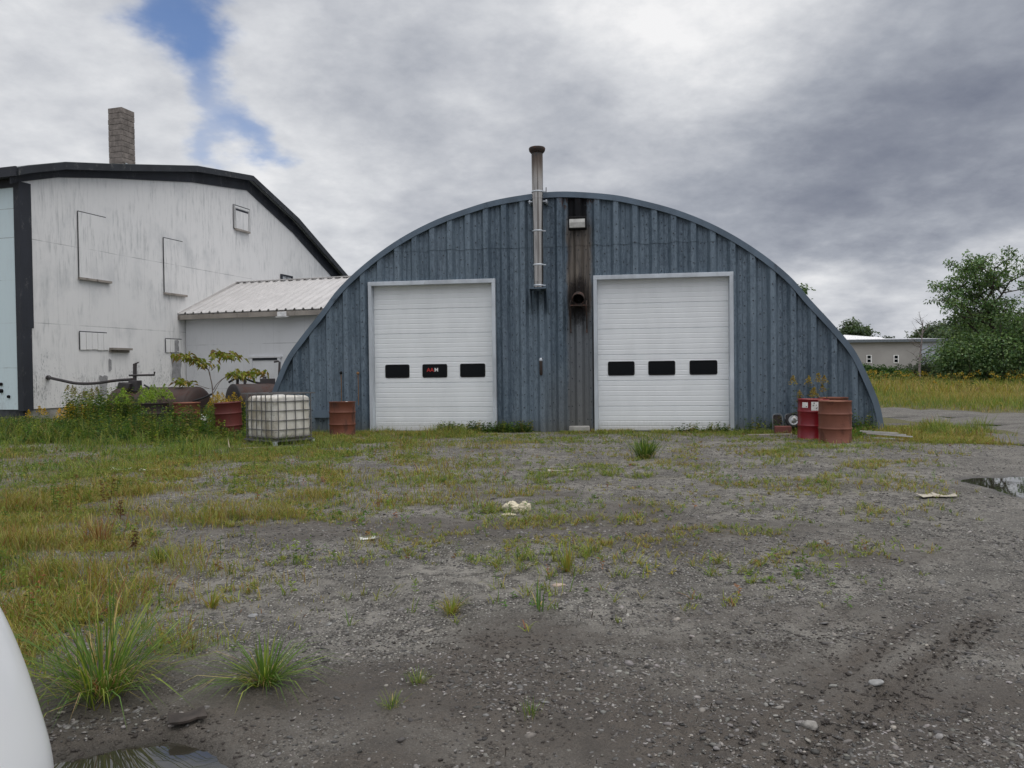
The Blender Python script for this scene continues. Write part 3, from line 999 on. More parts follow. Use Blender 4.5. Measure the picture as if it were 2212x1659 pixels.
XB_Y = [0, 3.6, 4.2, 5.5, 8, 11, 13.7, 17, 18.5, 19.5, 24]
XB_X = [-1.6, -1.75, -1.95, -2.5, -3.3, -3.9, -3.5, -2.3, -.9, 0, 0]
LN_Y = [3, 4, 6, 8, 10, 13, 15, 18, 21, 25]
LN_X = [.8, 1.6, 3.4, 4.6, 5.7, 7.4, 9.2, 10.2, 10.2, 10.5]


def field_edge(x): return np.interp(x, [8, 12, 14.2, 16.7, 20, 26, 60], [34, 31.5, 30.2, 25.5, 23.5, 21, 19])


def vegmap(x, y):
    x = np.asarray(x, float); y = np.asarray(y, float)
    nz = fbm(x * .55 + 3, y * .8, 3, 4) - .5
    nb = fbm(x * 1.6, y * 2.2, 9, 4) - .5
    lm = sstep(np.interp(y, XB_Y, XB_X) - x + nz * 3.4 + nb * 2.2, -.5, 1.8) * (.55 + .45 * sstep(nb, -.12, .1)) * sstep(y, 3.3, 4.3)
    s = fac_y(x) - y
    strip = sstep(1.25 - s + nz * 2.2 + nb * 1.2, 0, .9) * (np.abs(x) < 12) * .9
    bare = sstep(np.interp(y, LN_Y, LN_X) - x + nz * 1.5, -.6, 1.2)
    sparse = sstep(fbm(x * .5 + 7, y * .85 + 2, 21, 3) + nb * .9, .27, .66) * sstep(y, 4.4, 7.4) * bare * .5
    sparse = np.maximum(sparse, .20 * sstep(y, 4.8, 8.5) * bare * sstep(fbm(x * 1.1, y * 1.3, 44, 3), .3, .6))
    corner = sstep(1 - np.hypot((x - 9.5) / 1.5, (y - 17.5) / 2.6) + nz * .8, 0, .35) * .9
    field = sstep(y - field_edge(x) + nz * 3, -.8, 1.2) * (x > 6)
    far = sstep(y, 27, 31) * (x < 6)
    left = sstep(-x, 14, 17) * sstep(y, 4, 8)
    v = np.maximum.reduce([lm, strip, sparse, corner, field, far, left])
    v = v * (1 - sstep(puddle_f(x, y), .05, .5))
    v = np.where((y < 2.5), 0.0, v)
    return np.clip(v, 0, 1)


def hgt(x, y):
    x = np.asarray(x, float); y = np.asarray(y, float)
    h = .030 * fbm(x * .8, y * .8, 5, 3) + .016 * fbm(x * 4, y * 4, 6, 3)
    h = h + np.exp(-(y / 14) ** 2) * (.030 * (fbm(x * 9, y * 9, 7, 3) - .35))
    # tyre marks, bottom right
    for off, wd, dp in ((0, .055, .05), (.15, .05, .04), (-.36, .16, .02)):
        lx = .94 + (y - 3.0) * 1.06 + off + .03 * np.sin(y * 2)
        h = h - dp * np.exp(-((x - lx) / wd) ** 2) * sstep(y, 2, 2.6) * (1 - sstep(y, 4.3, 5.4)) * (.55 + .45 * np.sin((x + y) * 42))
    lr = np.interp(y, LN_Y + [30, 40], LN_X + [13, 22])           # wheel ruts of the lane
    for off, wd in ((1.5, .28), (3.1, .28), (5.0, .35)):
        h = h - .05 * np.exp(-((x - lr - off + .3 * np.sin(y * .7)) / wd) ** 2) * sstep(y, 9, 13) * (1 - sstep(y, 30, 36))
    h = h + .07 * (fbm(x * .7, y * .9, 66, 3) - .4) * sstep(y, 12, 15) * sstep(x, 8, 10)
    pf = puddle_f(x, y)
    return h * (1 - pf) - .055 * pf


def axis(fine0, fine1, step, lo, hi, growth=1.18):
    a = list(np.arange(fine0, fine1 + 1e-6, step))
    d = step
    while a[-1] < hi: d *= growth; a.append(a[-1] + d)
    d = step
    while a[0] > lo: d *= growth; a.insert(0, a[0] - d)
    return np.array(a)


gx = axis(-9, 17, .06, -1500, 1500)
yy = [2.2]
while yy[-1] < 27: yy.append(yy[-1] + max(.025, .0062 * yy[-1]))
d = .2
while yy[-1] < 2500: d *= 1.14; yy.append(yy[-1] + d)
d = .05
while yy[0] > -120: d *= 1.25; yy.insert(0, yy[0] - d)
gy = np.array(yy)
GX, GY = np.meshgrid(gx, gy)
GZ = hgt(GX, GY)
nx_, ny_ = len(gx), len(gy)
idx = np.arange(nx_ * ny_).reshape(ny_, nx_)
quads = np.stack([idx[:-1, :-1], idx[:-1, 1:], idx[1:, 1:], idx[1:, :-1]], -1).reshape(-1, 4)
veg = vegmap(GX, GY)
wet = np.maximum(sstep(puddle_f(GX, GY), .12, .6), .0)
mud = (1 - sstep(GY + (fbm(GX * .9, GY * 1.3, 31, 4) - .5) * 3.2 + np.abs(GX + .2) * .12, 3.5, 4.9))
for off, wd in ((0.05, .16), (-.34, .2)):
    lx = .94 + (GY - 3.0) * 1.06 + off
    mud = np.maximum(mud, np.exp(-((GX - lx) / wd) ** 2) * (1 - sstep(GY, 4.6, 6)))
mud = np.maximum(mud, .75 * sstep(fbm(GX * .35 + 4, GY * .5, 77, 4), .55, .68) * (1 - sstep(GY, 8, 13)))
lane = sstep(GX - np.interp(GY, LN_Y, LN_X), -.5, 1.2) * (1 - sstep(GY - field_edge(GX), -1, .5))


def ground_mat():
    m, nt, p = new_mat('gravel_and_mud')
    oc = nd(nt, 'ShaderNodeTexCoord').outputs['Object']
    at_ = lambda k: nd(nt, 'ShaderNodeAttribute', attribute_name=k).outputs['Fac']
    veg_, wet_, mud_, lane_ = at_('veg'), at_('wet'), at_('mud'), at_('lane')
    n1 = noise(nt, oc, 1.1, 6, .6); n2 = noise(nt, oc, 7, 6, .65); n3 = noise(nt, oc, 45, 4, .7)
    flat = scaled(nt, oc, (1, 1, 0))
    v1 = nd(nt, 'ShaderNodeTexVoronoi', {'Vector': flat, 'Scale': 38.0, 'Randomness': 1.0})
    v2 = nd(nt, 'ShaderNodeTexVoronoi', {'Vector': flat, 'Scale': 95.0, 'Randomness': 1.0})
    c = mix(nt, mrange(nt, n1, .32, .68), (.088, .082, .075), (.225, .213, .197))
    c = mix(nt, mrange(nt, n2, .42, .66), c, (.058, .053, .049))
    peb = mix(nt, mrange(nt, nd(nt, 'ShaderNodeSeparateColor', {0: v1.outputs['Color']}).outputs[0], .2, .9), (.045, .043, .041), (.46, .445, .42))
    dens = mrange(nt, mth(nt, 'ADD', n2, mth(nt, 'MULTIPLY', mud_, -.10)), .36, .54)
    c = mix(nt, mth(nt, 'MULTIPLY', mth(nt, 'MULTIPLY', mrange(nt, v1.outputs['Distance'], .30, .42, 1, 0), dens), .92), c, peb)
    peb2 = mix(nt, nd(nt, 'ShaderNodeSeparateColor', {0: v2.outputs['Color']}).outputs[1], (.035, .033, .032), (.40, .39, .37))
    c = mix(nt, mth(nt, 'MULTIPLY', mrange(nt, v2.outputs['Distance'], .3, .45, 1, 0), .55), c, peb2)
    mudc = mix(nt, mrange(nt, n2, .35, .65), (.046, .038, .032), (.092, .079, .069))
    c = mix(nt, mth(nt, 'MULTIPLY', mud_, .86), c, mudc)
    lanec = mix(nt, mrange(nt, n2, .3, .7), (.085, .081, .077), (.215, .207, .198))
    c = mix(nt, mth(nt, 'MULTIPLY', mth(nt, 'MULTIPLY', lane_, mth(nt, 'SUBTRACT', 1.0, mud_)), .35), c, lanec)
    soil = mix(nt, mrange(nt, n3, .35, .65), (.055, .056, .022), (.15, .14, .055))
    c = mix(nt, mth(nt, 'MULTIPLY', mrange(nt, veg_, .35, .95), .85), c, soil)
    c = mix(nt, mth(nt, 'MULTIPLY', wet_, .75), c, (.045, .041, .037))
    c = mix(nt, 1.0, c, (1.27, 1.26, 1.19), 'MULTIPLY')
    nt.links.new(c, p.inputs['Base Color'])
    damp = mth(nt, 'MULTIPLY', mud_, mrange(nt, n2, .42, .6, 1, .2))
    nt.links.new(mth(nt, 'SUBTRACT', .92, mth(nt, 'ADD', mth(nt, 'MULTIPLY', damp, .36), mth(nt, 'MULTIPLY', wet_, .5)), True), p.inputs['Roughness'])
    p.inputs['Specular IOR Level'].default_value = .35
    hh = mth(nt, 'ADD', mth(nt, 'MULTIPLY', mrange(nt, v1.outputs['Distance'], .2, .5, 1, 0), mth(nt, 'MULTIPLY', dens, .7)), mth(nt, 'MULTIPLY', n3, .9))
    hh = mth(nt, 'ADD', hh, mth(nt, 'MULTIPLY', n2, 1.2))
    b = nd(nt, 'ShaderNodeBump', {'Strength': .9, 'Distance': .035, 'Height': hh})
    nt.links.new(b.outputs[0], p.inputs['Normal'])
    return m


g = raw('ground', np.stack([GX, GY, GZ], -1).reshape(-1, 3), quads, ground_mat(), None, None, True,
        {'veg': veg.ravel(), 'wet': wet.ravel(), 'mud': mud.ravel(), 'lane': lane.ravel()})
tag(g, kind='structure')


def water_mat():
    m, nt, p = new_mat('puddle_water')
    p.inputs['Base Color'].default_value = (.035, .032, .024, 1)
    p.inputs['Roughness'].default_value = .015
    p.inputs['IOR'].default_value = 1.8
    oc = nd(nt, 'ShaderNodeTexCoord').outputs['Object']
    b = nd(nt, 'ShaderNodeBump', {'Strength': .02, 'Distance': .01, 'Height': noise(nt, oc, 9, 2)})
    nt.links.new(b.outputs[0], p.inputs['Normal'])
    return m


M_WATER = water_mat()
for (cx, cy, rx, ry, a) in PUDDLES:
    k = 40
    V = [(cx, cy, -.021)]
    for i in range(k):
        t = 2 * math.pi * i / k
        u, v = rx * 1.45 * math.cos(t), ry * 1.45 * math.sin(t)
        V.append((cx + u * math.cos(a) - v * math.sin(a), cy + u * math.sin(a) + v * math.cos(a), -.021))
    o = raw('puddle', V, [(0, 1 + i, 1 + (i + 1) % k) for i in range(k)], M_WATER)
    tag(o, kind='structure')

# ------------------------------------------------------------------ pebbles: loose stone over the bare ground
nrng = np.random.default_rng(7)
bmi = bmesh.new(); bmesh.ops.create_icosphere(bmi, subdivisions=1, radius=1.0)
IV = np.array([v.co[:] for v in bmi.verts]); IF = np.array([[v.index for v in f.verts] for f in bmi.faces]); bmi.free()


def pebbles(N, x0, x1, y0, y1, s0, s1, seed, keep):
    r = np.random.default_rng(seed)
    x = r.uniform(x0, x1, N); y = y0 + (y1 - y0) * r.random(N) ** 1.5
    cl = fbm(x * 1.1, y * 1.5, 55, 4)
    ok = (r.random(N) < keep * sstep(cl, .36, .64) + .08) & (puddle_f(x, y) < .2) & (r.random(N) > vegmap(x, y) * .7)
    return x[ok], y[ok], np.exp(r.uniform(np.log(s0), np.log(s1), ok.sum()) * 1.0)


def stone_mesh(name, sets, mat_):
    X = np.concatenate([s[0] for s in sets]); Y = np.concatenate([s[1] for s in sets]); Sz = np.concatenate([s[2] for s in sets])
    n_ = len(X); r = np.random.default_rng(3)
    a = r.uniform(0, 2 * np.pi, n_)
    ex = r.uniform(.75, 1.5, n_); ey = r.uniform(.5, 1.0, n_); ez = r.uniform(.20, .48, n_)
    V = np.repeat(IV[None], n_, 0) * (1 + r.uniform(-.22, .22, (n_, len(IV), 1)))
    V = V * np.stack([ex, ey, ez], -1)[:, None, :] * Sz[:, None, None]
    tl = r.normal(0, .22, n_)
    V[..., 2] += V[..., 0] * tl[:, None]
    ca, sa = np.cos(a)[:, None], np.sin(a)[:, None]
    vx = V[..., 0] * ca - V[..., 1] * sa; vy = V[..., 0] * sa + V[..., 1] * ca
    V = np.stack([vx + X[:, None], vy + Y[:, None], V[..., 2] + (hgt(X, Y) + Sz * ez * .12)[:, None]], -1)
    Fc = (IF[None] + (np.arange(n_) * len(IV))[:, None, None]).reshape(-1, 3)
    g_ = np.where(r.random(n_) < .35, np.clip(r.normal(.055, .02, n_), .025, .1), np.clip(r.normal(.20, .085, n_), .06, .48))
    tint = np.stack([g_ * r.uniform(1.0, 1.12, n_), g_, g_ * r.uniform(.85, .98, n_)], -1)
    return raw(name, V.reshape(-1, 3), Fc, mat_, np.repeat(tint, len(IV), 0))


def stone_mat():
    m, nt, p = new_mat('pale_gravel_stone')
    a = nd(nt, 'ShaderNodeAttribute', attribute_name='tint').outputs['Color']
    oc = nd(nt, 'ShaderNodeTexCoord').outputs['Object']
    nt.links.new(mix(nt, mrange(nt, noise(nt, oc, 60, 3), .3, .7), a, mix(nt, .5, a, (.10, .095, .09))), p.inputs['Base Color'])
    p.inputs['Roughness'].default_value = .85
    return m


M_STONE = stone_mat()
# clods thrown up along the tyre marks and trodden into the mud
rc = np.random.default_rng(12)
cy_ = rc.uniform(2.5, 4.9, 1700); cx_ = .94 + (cy_ - 3.0) * 1.06 + rc.choice([-.04, .045, .11, .19, -.28], 1700) + rc.normal(0, .010, 1700)
k_ = (np.sin((cx_ + cy_) * 40) > -.2) | (rc.random(1700) < .2)
cy2, cx2 = rc.uniform(2.6, 4.8, 5200), rc.uniform(-2.2, 2.4, 5200)
k2 = rc.random(5200) < sstep(fbm(cx2 * 1.5, cy2 * 1.7, 83, 4), .42, .66)
o = stone_mesh('mud_clods', [(cx_[k_], cy_[k_], rc.uniform(.004, .012, k_.sum())), (cx2[k2], cy2[k2], rc.uniform(.004, .014, k2.sum()))], simple('wet_mud_clod', (.050, .042, .036), .75, 0, .3, 30, .5, 90))
tag(o, kind='stuff')
o = stone_mesh('gravel', [pebbles(80000, -3.2, 4.8, 2.6, 7.5, .0035, .010, 1, .95), pebbles(15000, -3.4, 5.2, 2.6, 9, .008, .020, 2, .75), pebbles(34000, -6, 9.5, 6, 16, .008, .020, 3, .8),
                          pebbles(700, -3, 5, 2.7, 10, .016, .034, 4, .5), pebbles(2600, -5, 11, 8, 19, .015, .03, 5, .6)], M_STONE)
tag(o, kind='stuff')


def rock(name, label, px, py, sx, sy, sz, seed, c=(.30, .285, .26)):
    p = gnd(px, py)
    bm = bmesh.new(); bmesh.ops.create_icosphere(bm, subdivisions=3, radius=1.0)
    for v in bm.verts:
        k = 1 + .28 * (float(fbm(v.co.x * 1.3 + seed, v.co.y * 1.3 + v.co.z, seed, 4)) - .5) * 2
        v.co = Vector((v.co.x * sx * k, v.co.y * sy * k, max(v.co.z, -.5) * sz * k))
    me = bpy.data.meshes.new(name); bm.to_mesh(me); bm.free()
    for f in me.polygons: f.use_smooth = True
    me.materials.append(simple('rock_' + str(seed), c, .85, 0, .3, 14, .4, 60))
    o = bpy.data.objects.new(name, me); col.objects.link(o)
    o.location = (p.x, p.y, float(hgt(p.x, p.y)) + sz * .35); o.rotation_euler = (0, .1, seed)
    return tag(o, label, 'stone', 'loose stones lying on the yard')


rock('stone', 'grooved grey stone lying beside tyre marks, largest in the near mud', 1750, 1583, .036, .026, .022, 2.5)
rock('stone', 'flat grey stone among gravel above the two near grass tufts', 547, 1338, .040, .028, .016, 1.2, (.26, .26, .26))
rock('stone', 'pinkish flat stone lying in the middle of the bare yard', 1207, 1272, .055, .03, .016, .4, (.42, .33, .27))
rock('stone', 'pale flat stone beside the tyre marks near the gravel lane', 1892, 1487, .04, .03, .014, 3.3, (.30, .30, .29))

# ================================================================== DRUMS
def drum_parts(root, body_m, lid_m, r=.33, h=.91, lid_drop=.022, open_=False, bung=True, dent=0.0, seed=0):
    P = [(r * .93, .02), (r * .97, .018), (r * .985, .0), (r + .006, .004), (r + .006, .022), (r - .004, .03)]
    for hz in (.325, .635):
        z = hz * h / .91
        P += [(r - .003, z - .035), (r + .002, z - .02), (r + .011, z - .007), (r + .011, z + .007), (r + .002, z + .02), (r - .003, z + .035)]
    P += [(r - .004, h - .032), (r + .005, h - .022), (r + .009, h - .010), (r + .005, h), (r - .004, h - .002), (r - .012, h - .012), (r - .014, h - lid_drop - (.5 if open_ else 0))]
    m = MB(); m.lathe(P, 40)
    if dent:
        rg = random.Random(seed)
        ds = [(rg.uniform(0, 6.28), rg.uniform(.15, .75), rg.uniform(.08, .16), rg.uniform(.006, dent)) for _ in range(7)]
        V = []
        for (x, y, z) in m.v:
            a = math.atan2(y, x); k = 1
            for a0, z0, s, d_ in ds:
                da = (a - a0 + math.pi) % (2 * math.pi) - math.pi
                k -= d_ / r * math.exp(-((da * r) ** 2 + (z - z0) ** 2) / s ** 2)
            V.append((x * k, y * k, z))
        m.v = V
    m.build('body', body_m, root)
    m = MB()
    z = h - lid_drop - (.5 if open_ else 0)
    m.lathe([(.001, z), (r * .55, z), (r * .58, z + .005), (r * .8, z + .005), (r * .83, z), (r - .013, z)], 32)
    m.build('lid', lid_m, root)
    if bung:
        m = MB()
        m.lathe([(.001, z + .02), (.028, z + .02), (.03, z), (.03, z)], 12, 0, None, (r * .62, .05, 0))
        m.build('bung', lid_m, root)
        m = MB(); m.lathe([(.001, z + .016), (.016, z + .016), (.018, z)], 10, 0, None, (-r * .6, -.08, 0))
        m.build('bung', lid_m, root)


def drum_at(px, py, label, body_m, lid_m, Y=None, rot=0, group='old steel drums standing round the quonset', **k):
    p = gnd(px, py) if Y is None else Vector(((px - 1106) / 1661 * Y, Y, 0))
    root = thing('steel_drum', label, 'drum', (p.x, p.y, k.pop('z', -.01)), rot, group)
    root.rotation_euler = (k.pop('tx', 0), k.pop('ty', 0), rot)
    drum_parts(root, body_m, lid_m, **k)
    return root


M_DR1 = worn('faded_oxide_drum_paint', (.155, .046, .022), (.07, .03, .02), .58, 3, .6)
M_DR2 = worn('salmon_oxide_drum_paint', (.18, .062, .036), (.085, .03, .018), .55, 2.5, .6)
M_DR3 = worn('glossy_red_drum_paint', (.19, .008, .014), (.08, .012, .012), .1, 3, .32)
M_DR4 = worn('maroon_drum_paint', (.11, .018, .014), (.065, .026, .018), .4, 3, .6)
M_ORUST = worn('orange_rusted_lid', (.30, .12, .055), (.19, .07, .035), .55, 5, .85)
M_TAN = worn('tan_rusted_lid', (.33, .16, .085), (.22, .09, .05), .5, 4, .8)
M_WLID = worn('milky_plastic_lid', (.74, .73, .70), (.45, .36, .30), .15, 3, .5)
M_DKDR = worn('dark_drum_paint', (.03, .022, .02), (.10, .045, .03), .5, 3, .7)

drum_at(740, 943, 'faded oxide red drum with a white lid standing left of the left door', M_DR1, M_WLID, rot=1.0, tx=-.01, ty=.02)
dA = drum_at(1804, 957, 'salmon brown rusty drum standing in front of the red drum', M_DR2, M_TAN, r=.335, h=.925, rot=.6, bung=False)
dB = drum_at(1756, 949, 'glossy red drum with white labels half behind the salmon drum', M_DR3, M_TAN, r=.335, h=.93, rot=0, ty=.012, dent=.006)
dC = drum_at(1800, 941, 'rusty rimmed drum hidden behind the red and salmon drums', M_DR1, M_ORUST, r=.335, h=.925, rot=2.0)
drum_at(497, 946, 'maroon drum with orange rusted lid in weeds behind the white tote', M_DR4, M_ORUST, rot=.3, ty=-.05, h=.93, dent=.015, seed=4)
drum_at(405, 944, 'rusted drum with open top sunk in weeds before the oil tank', M_DR2, M_ORUST, rot=.9, h=.92, dent=.02, seed=6)
drum_at(336, 946, 'dark drum almost swallowed by weeds in front of the left tank', M_DKDR, M_DKRUST, rot=.2, h=.92, z=0)

# labels on the red drum: two white stickers, one carrying a black lozenge
for (deg, z0, z1, wd, mark) in ((-143, .74, .86, .14, False), (-101, .66, .875, .20, True)):
    m = MB(); r = .3315; k = 8
    a0 = R(deg); da = wd / r
    V = [(r * math.cos(a0 + da * (i / k - .5)) * 1.004, r * math.sin(a0 + da * (i / k - .5)) * 1.004, z) for z in (z0, z1) for i in range(k + 1)]
    m.add(V, [(i, i + 1, k + 2 + i, k + 1 + i) for i in range(k)])
    st = m.build('sticker', simple('white_sticker', (.72, .71, .68), .5, 0, .1, 14), dB)
    m = MB(); r2 = r * 1.009

    def sp(du, z): return (r2 * math.cos(a0 + du / r2), r2 * math.sin(a0 + du / r2), z)
    if mark:
        m.add([sp(-.075, .785), sp(-.05, .81), sp(.035, .745), sp(.01, .715)], [(0, 1, 2, 3)])
        m.add([sp(-.052, .83), sp(-.03, .825), sp(-.034, .862), sp(-.045, .862)], [(0, 1, 2, 3)])
        m.add([sp(.0, .79), sp(.012, .79), sp(.012, .81), sp(.0, .81)], [(0, 1, 2, 3)])
    else:
        m.add([sp(.03, .755), sp(.05, .755), sp(.05, .775), sp(.03, .775)], [(0, 1, 2, 3)])
    m.build('printed_mark', M_BLACK, st)

# ================================================================== IBC TOTE
tp = gnd(594, 966)
TA = R(50)
T = thing('liquid_tote', 'dirty white liquid tote in a steel cage standing on the grass', 'tote', (tp.x, tp.y, .0), TA)
# local: x along the right-hand face (1.02), y along the left-hand face (1.22), corner at the origin
TW, TD, TH = 1.02, 1.22, 1.19


def tote_plastic():
    m, nt, p = new_mat('dirty_translucent_plastic')
    oc = nd(nt, 'ShaderNodeTexCoord').outputs['Object']
    s = nd(nt, 'ShaderNodeSeparateXYZ', {0: oc})
    n = noise(nt, scaled(nt, oc, (1, 1, .5)), 4, 6, .65); f = noise(nt, oc, 22, 4, .65)
    c = mix(nt, mrange(nt, n, .4, .7), (.72, .70, .64), (.60, .57, .49))
    # algae and grime on the left-hand face
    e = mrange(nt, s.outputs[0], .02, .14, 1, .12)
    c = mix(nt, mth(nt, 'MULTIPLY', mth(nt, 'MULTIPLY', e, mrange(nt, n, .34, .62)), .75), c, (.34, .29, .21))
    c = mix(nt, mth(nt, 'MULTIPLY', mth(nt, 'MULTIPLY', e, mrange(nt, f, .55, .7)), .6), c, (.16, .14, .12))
    c = mix(nt, mrange(nt, mth(nt, 'ADD', s.outputs[2], mth(nt, 'MULTIPLY', f, .2)), .22, .42, .5, 0), c, (.32, .30, .24))
    nt.links.new(c, p.inputs['Base Color'])
    p.inputs['Roughness'].default_value = .42
    p.inputs['Subsurface Weight'].default_value = .15
    p.inputs['Subsurface Radius'].default_value = (.05, .05, .04)
    return m


bm = bmesh.new()
bmesh.ops.create_cube(bm, size=1.0)
for v in bm.verts: v.co = Vector((TW / 2 + v.co.x * (TW - .05), TD / 2 + v.co.y * (TD - .05), .14 + (v.co.z + .5) * .99))
bmesh.ops.bevel(bm, geom=bm.edges[:], offset=.12, segments=4, affect='EDGES', profile=.5)
bmesh.ops.subdivide_edges(bm, edges=[e for e in bm.edges if e.calc_length() > .3], cuts=7, use_grid_fill=True)
for v in bm.verts:
    x, y, z = v.co
    k = .012 * math.sin(x * 24) * math.sin(z * 22) if y < .06 or y > TD - .06 else .012 * math.sin(y * 24) * math.sin(z * 22)
    v.co += Vector(((TW / 2 - x), (TD / 2 - y), 0)) * (k - .01 * float(fbm(x * 4 + y * 3, z * 4, 2, 3)))
me = bpy.data.meshes.new('bottle'); bm.to_mesh(me); bm.free()
for f in me.polygons: f.use_smooth = True
me.materials.append(tote_plastic())
o = bpy.data.objects.new('bottle', me); col.objects.link(o); o.parent = T
M_GALV = worn('dull_galvanised_tube', (.15, .148, .15), (.10, .085, .07), .35, 6, .5, .35)
cg = MB()


def loop(z, r=.011, d=0.0):
    c_ = .07; P = []
    for (cx, cy, a0) in ((TW - c_ + d, TD - c_ + d, 0), (c_ - d, TD - c_ + d, 90), (c_ - d, c_ - d, 180), (TW - c_ + d, c_ - d, 270)):
        for s in range(5):
            t = R(a0 + s * 22.5); P.append((cx + c_ * math.cos(t), cy + c_ * math.sin(t), z))
    P.append(P[0]); cg.tube(P, r, 7)


for z in (.20, .37, .58, .80, 1.01): loop(z)
for i, x in enumerate((.09, .29, .53, .75, .95)):
    for y in (-.012, TD + .012): cg.tube([(x, y, .13), (x + .012 * math.sin(i * 7), y - .006, .5), (x, y, 1.17)], .0115, 7)
for i, y in enumerate((.10, .33, .50, .70, .90, 1.12)):
    for x in (-.012, TW + .012): cg.tube([(x, y, .13), (x - .004, y + .01 * math.sin(i * 5), .6), (x, y, 1.17)], .0115, 7)
cg.build('cage', M_GALV, T)
cg = MB()
for (a, b_) in (((-.03, -.03), (TW + .03, -.03)), ((TW + .03, -.03), (TW + .03, TD + .03)), ((TW + .03, TD + .03), (-.03, TD + .03)), ((-.03, TD + .03), (-.03, -.03))):
    cg.bar((*a, 1.185), (*b_, 1.185), .05, .022)
cg.bar((TW * .30, -.01, 1.187), (TW * .34, TD + .01, 1.187), .035, .02); cg.bar((TW * .70, -.01, 1.187), (TW * .66, TD + .01, 1.187), .035, .02)
cg.build('top_rail', M_GALV, T)
cg = MB(); cg.lathe([(.001, 1.165), (.10, 1.165), (.115, 1.16), (.118, 1.12), (.14, 1.118), (.15, 1.08)], 24, 0, None, (TW / 2, TD / 2, 0))
cg.build('screw_cap', M_WLID, T)
pl = MB()
for z0, z1 in ((.105, .135),):
    for (x0, x1, y0, y1) in ((-.02, TW + .02, -.02, .03), (-.02, TW + .02, TD - .03, TD + .02), (-.02, .03, .03, TD - .03), (TW - .03, TW + .02, .03, TD - .03)):
        pl.box(x0, x1, y0, y1, z0, z1)
for x in (.05, TW / 2, TW - .05):
    for y in (.05, TD / 2, TD - .05): pl.lathe([(.05, 0), (.055, .104)], 10, 0, None, (x, y, 0))
for y in (.05, TD / 2, TD - .05): pl.box(.0, TW, y - .03, y + .03, .0, .02)
pl.box(.01, TW - .01, .01, TD - .01, .137, .145)
pl.build('pallet_base', M_GALV, T)
pl = MB(); pl.tube([(TW - .01, TD * .3, .19), (TW + .06, TD * .3, .18)], [.05, .05], 12); pl.bar((TW + .05, TD * .3, .22), (TW + .05, TD * .3 + .1, .24), .02, .015)
pl.build('drain_valve', M_WLID, T)
lb = MB(); lb.obox((.0, -.005, .07), (.05, 0, 0), (0, .02, 0), (0, 0, .05)); lb.build('corner_foot', M_ALU, T); lb = MB(); lb.obox((TW, .0, .07), (.03, 0, 0), (0, .02, 0), (0, 0, .04))
lb.build('corner_foot', M_ALU, T)

q = MB()
a, b_, c_ = gnd(492, 962), gnd(496, 973), gnd(606, 971)
q.tube([(a.x, a.y, .16), (b_.x, b_.y, .04), (b_.x + .05, b_.y, .025), ((b_.x + c_.x) / 2, b_.y + .05, .05), (c_.x, c_.y, .04)], .012, 8)
tag(q.build('bent_rod', worn('tan_rod', (.33, .28, .20), (.12, .09, .07), .3, 8, .8)), 'thin bent tan rod lying on the grass in front of the tote', 'rod')

# ================================================================== OIL TANKS
def tank_shell(root, L, r, m_shell, m_end, dish=.14):
    q = MB(); q.lathe([(r, -L / 2), (r, L / 2)], 40, 0, (1, 0, 0), (0, 0, 0))
    q.lathe([(r + .008, -.03), (r + .008, .03)], 40, 0, (1, 0, 0), (L * .18, 0, 0))
    q.build('shell', m_shell, root)
    for s in (-1, 1):
        q = MB()
        P = [(r, 0)] + [(r * math.cos(t), dish * math.sin(t)) for t in [R(a) for a in range(15, 90, 15)]] + [(.001, dish)]
        q.lathe([(r + .007, -.05), (r + .007, .0)] + P, 40, 0, (s, 0, 0), (s * L / 2, 0, 0))
        q.build('end_cap', m_end, root)


t1 = at(345, 905, 22.0)
T1 = thing('oil_tank', 'dark brown oil tank on its side half buried in weeds by the barn', 'tank', (t1.x, 22.0, .66), R(-15), 'old oil tanks lying between barn and quonset')
tank_shell(T1, 2.55, .63, M_DKRUST, M_DKRUST, .16)
for x in (-.8, .8):
    q = MB(); q.box(x - .08, x + .08, -.5, .5, -.72, -.48); q.build('cradle', M_PIPE, T1)
inv1 = (Matrix.Translation((t1.x, 22.0, .66)) @ Matrix.Rotation(R(-15), 4, 'Z')).inverted()


def w1(px, py, Y): return inv1 @ at(px, py, Y)


q = MB(); q.tube([w1(291, 833, 21.9), w1(291.5, 785.5, 21.9)], .052, 12)
q.tube([w1(291, 786, 21.9), w1(299, 783, 21.85)], .02, 6)
q.build('fill_pipe', M_PIPE, T1)
q = MB(); q.tube([w1(279, 811, 21.85), w1(333, 810, 21.85), w1(334, 803, 21.85)], .028, 8)
q.build('vent_arm', M_PIPE, T1)
q = MB()
c_ = w1(273, 833, 21.8)
q.obox(c_, Vector((.20, 0, -.015)), Vector((0, .12, 0)), Vector((0.03, 0, .085))); q.obox(w1(292, 834, 21.85), (.14, 0, 0), (0, .12, 0), (0, 0, .16))
q.build('valve_box', M_PIPE, T1, .02)
q = MB()
P = [w1(*p, Y) for p, Y in (((312, 832), 21.7), ((340, 848), 21.42), ((374, 863), 21.33), ((404, 868), 21.3), ((432, 862), 21.33), ((458, 851), 21.4))]
q.tube([Vector(p) for p in catmull(P, 4)], .028, 8)
q.build('drooping_hose', M_RUBBER, T1)

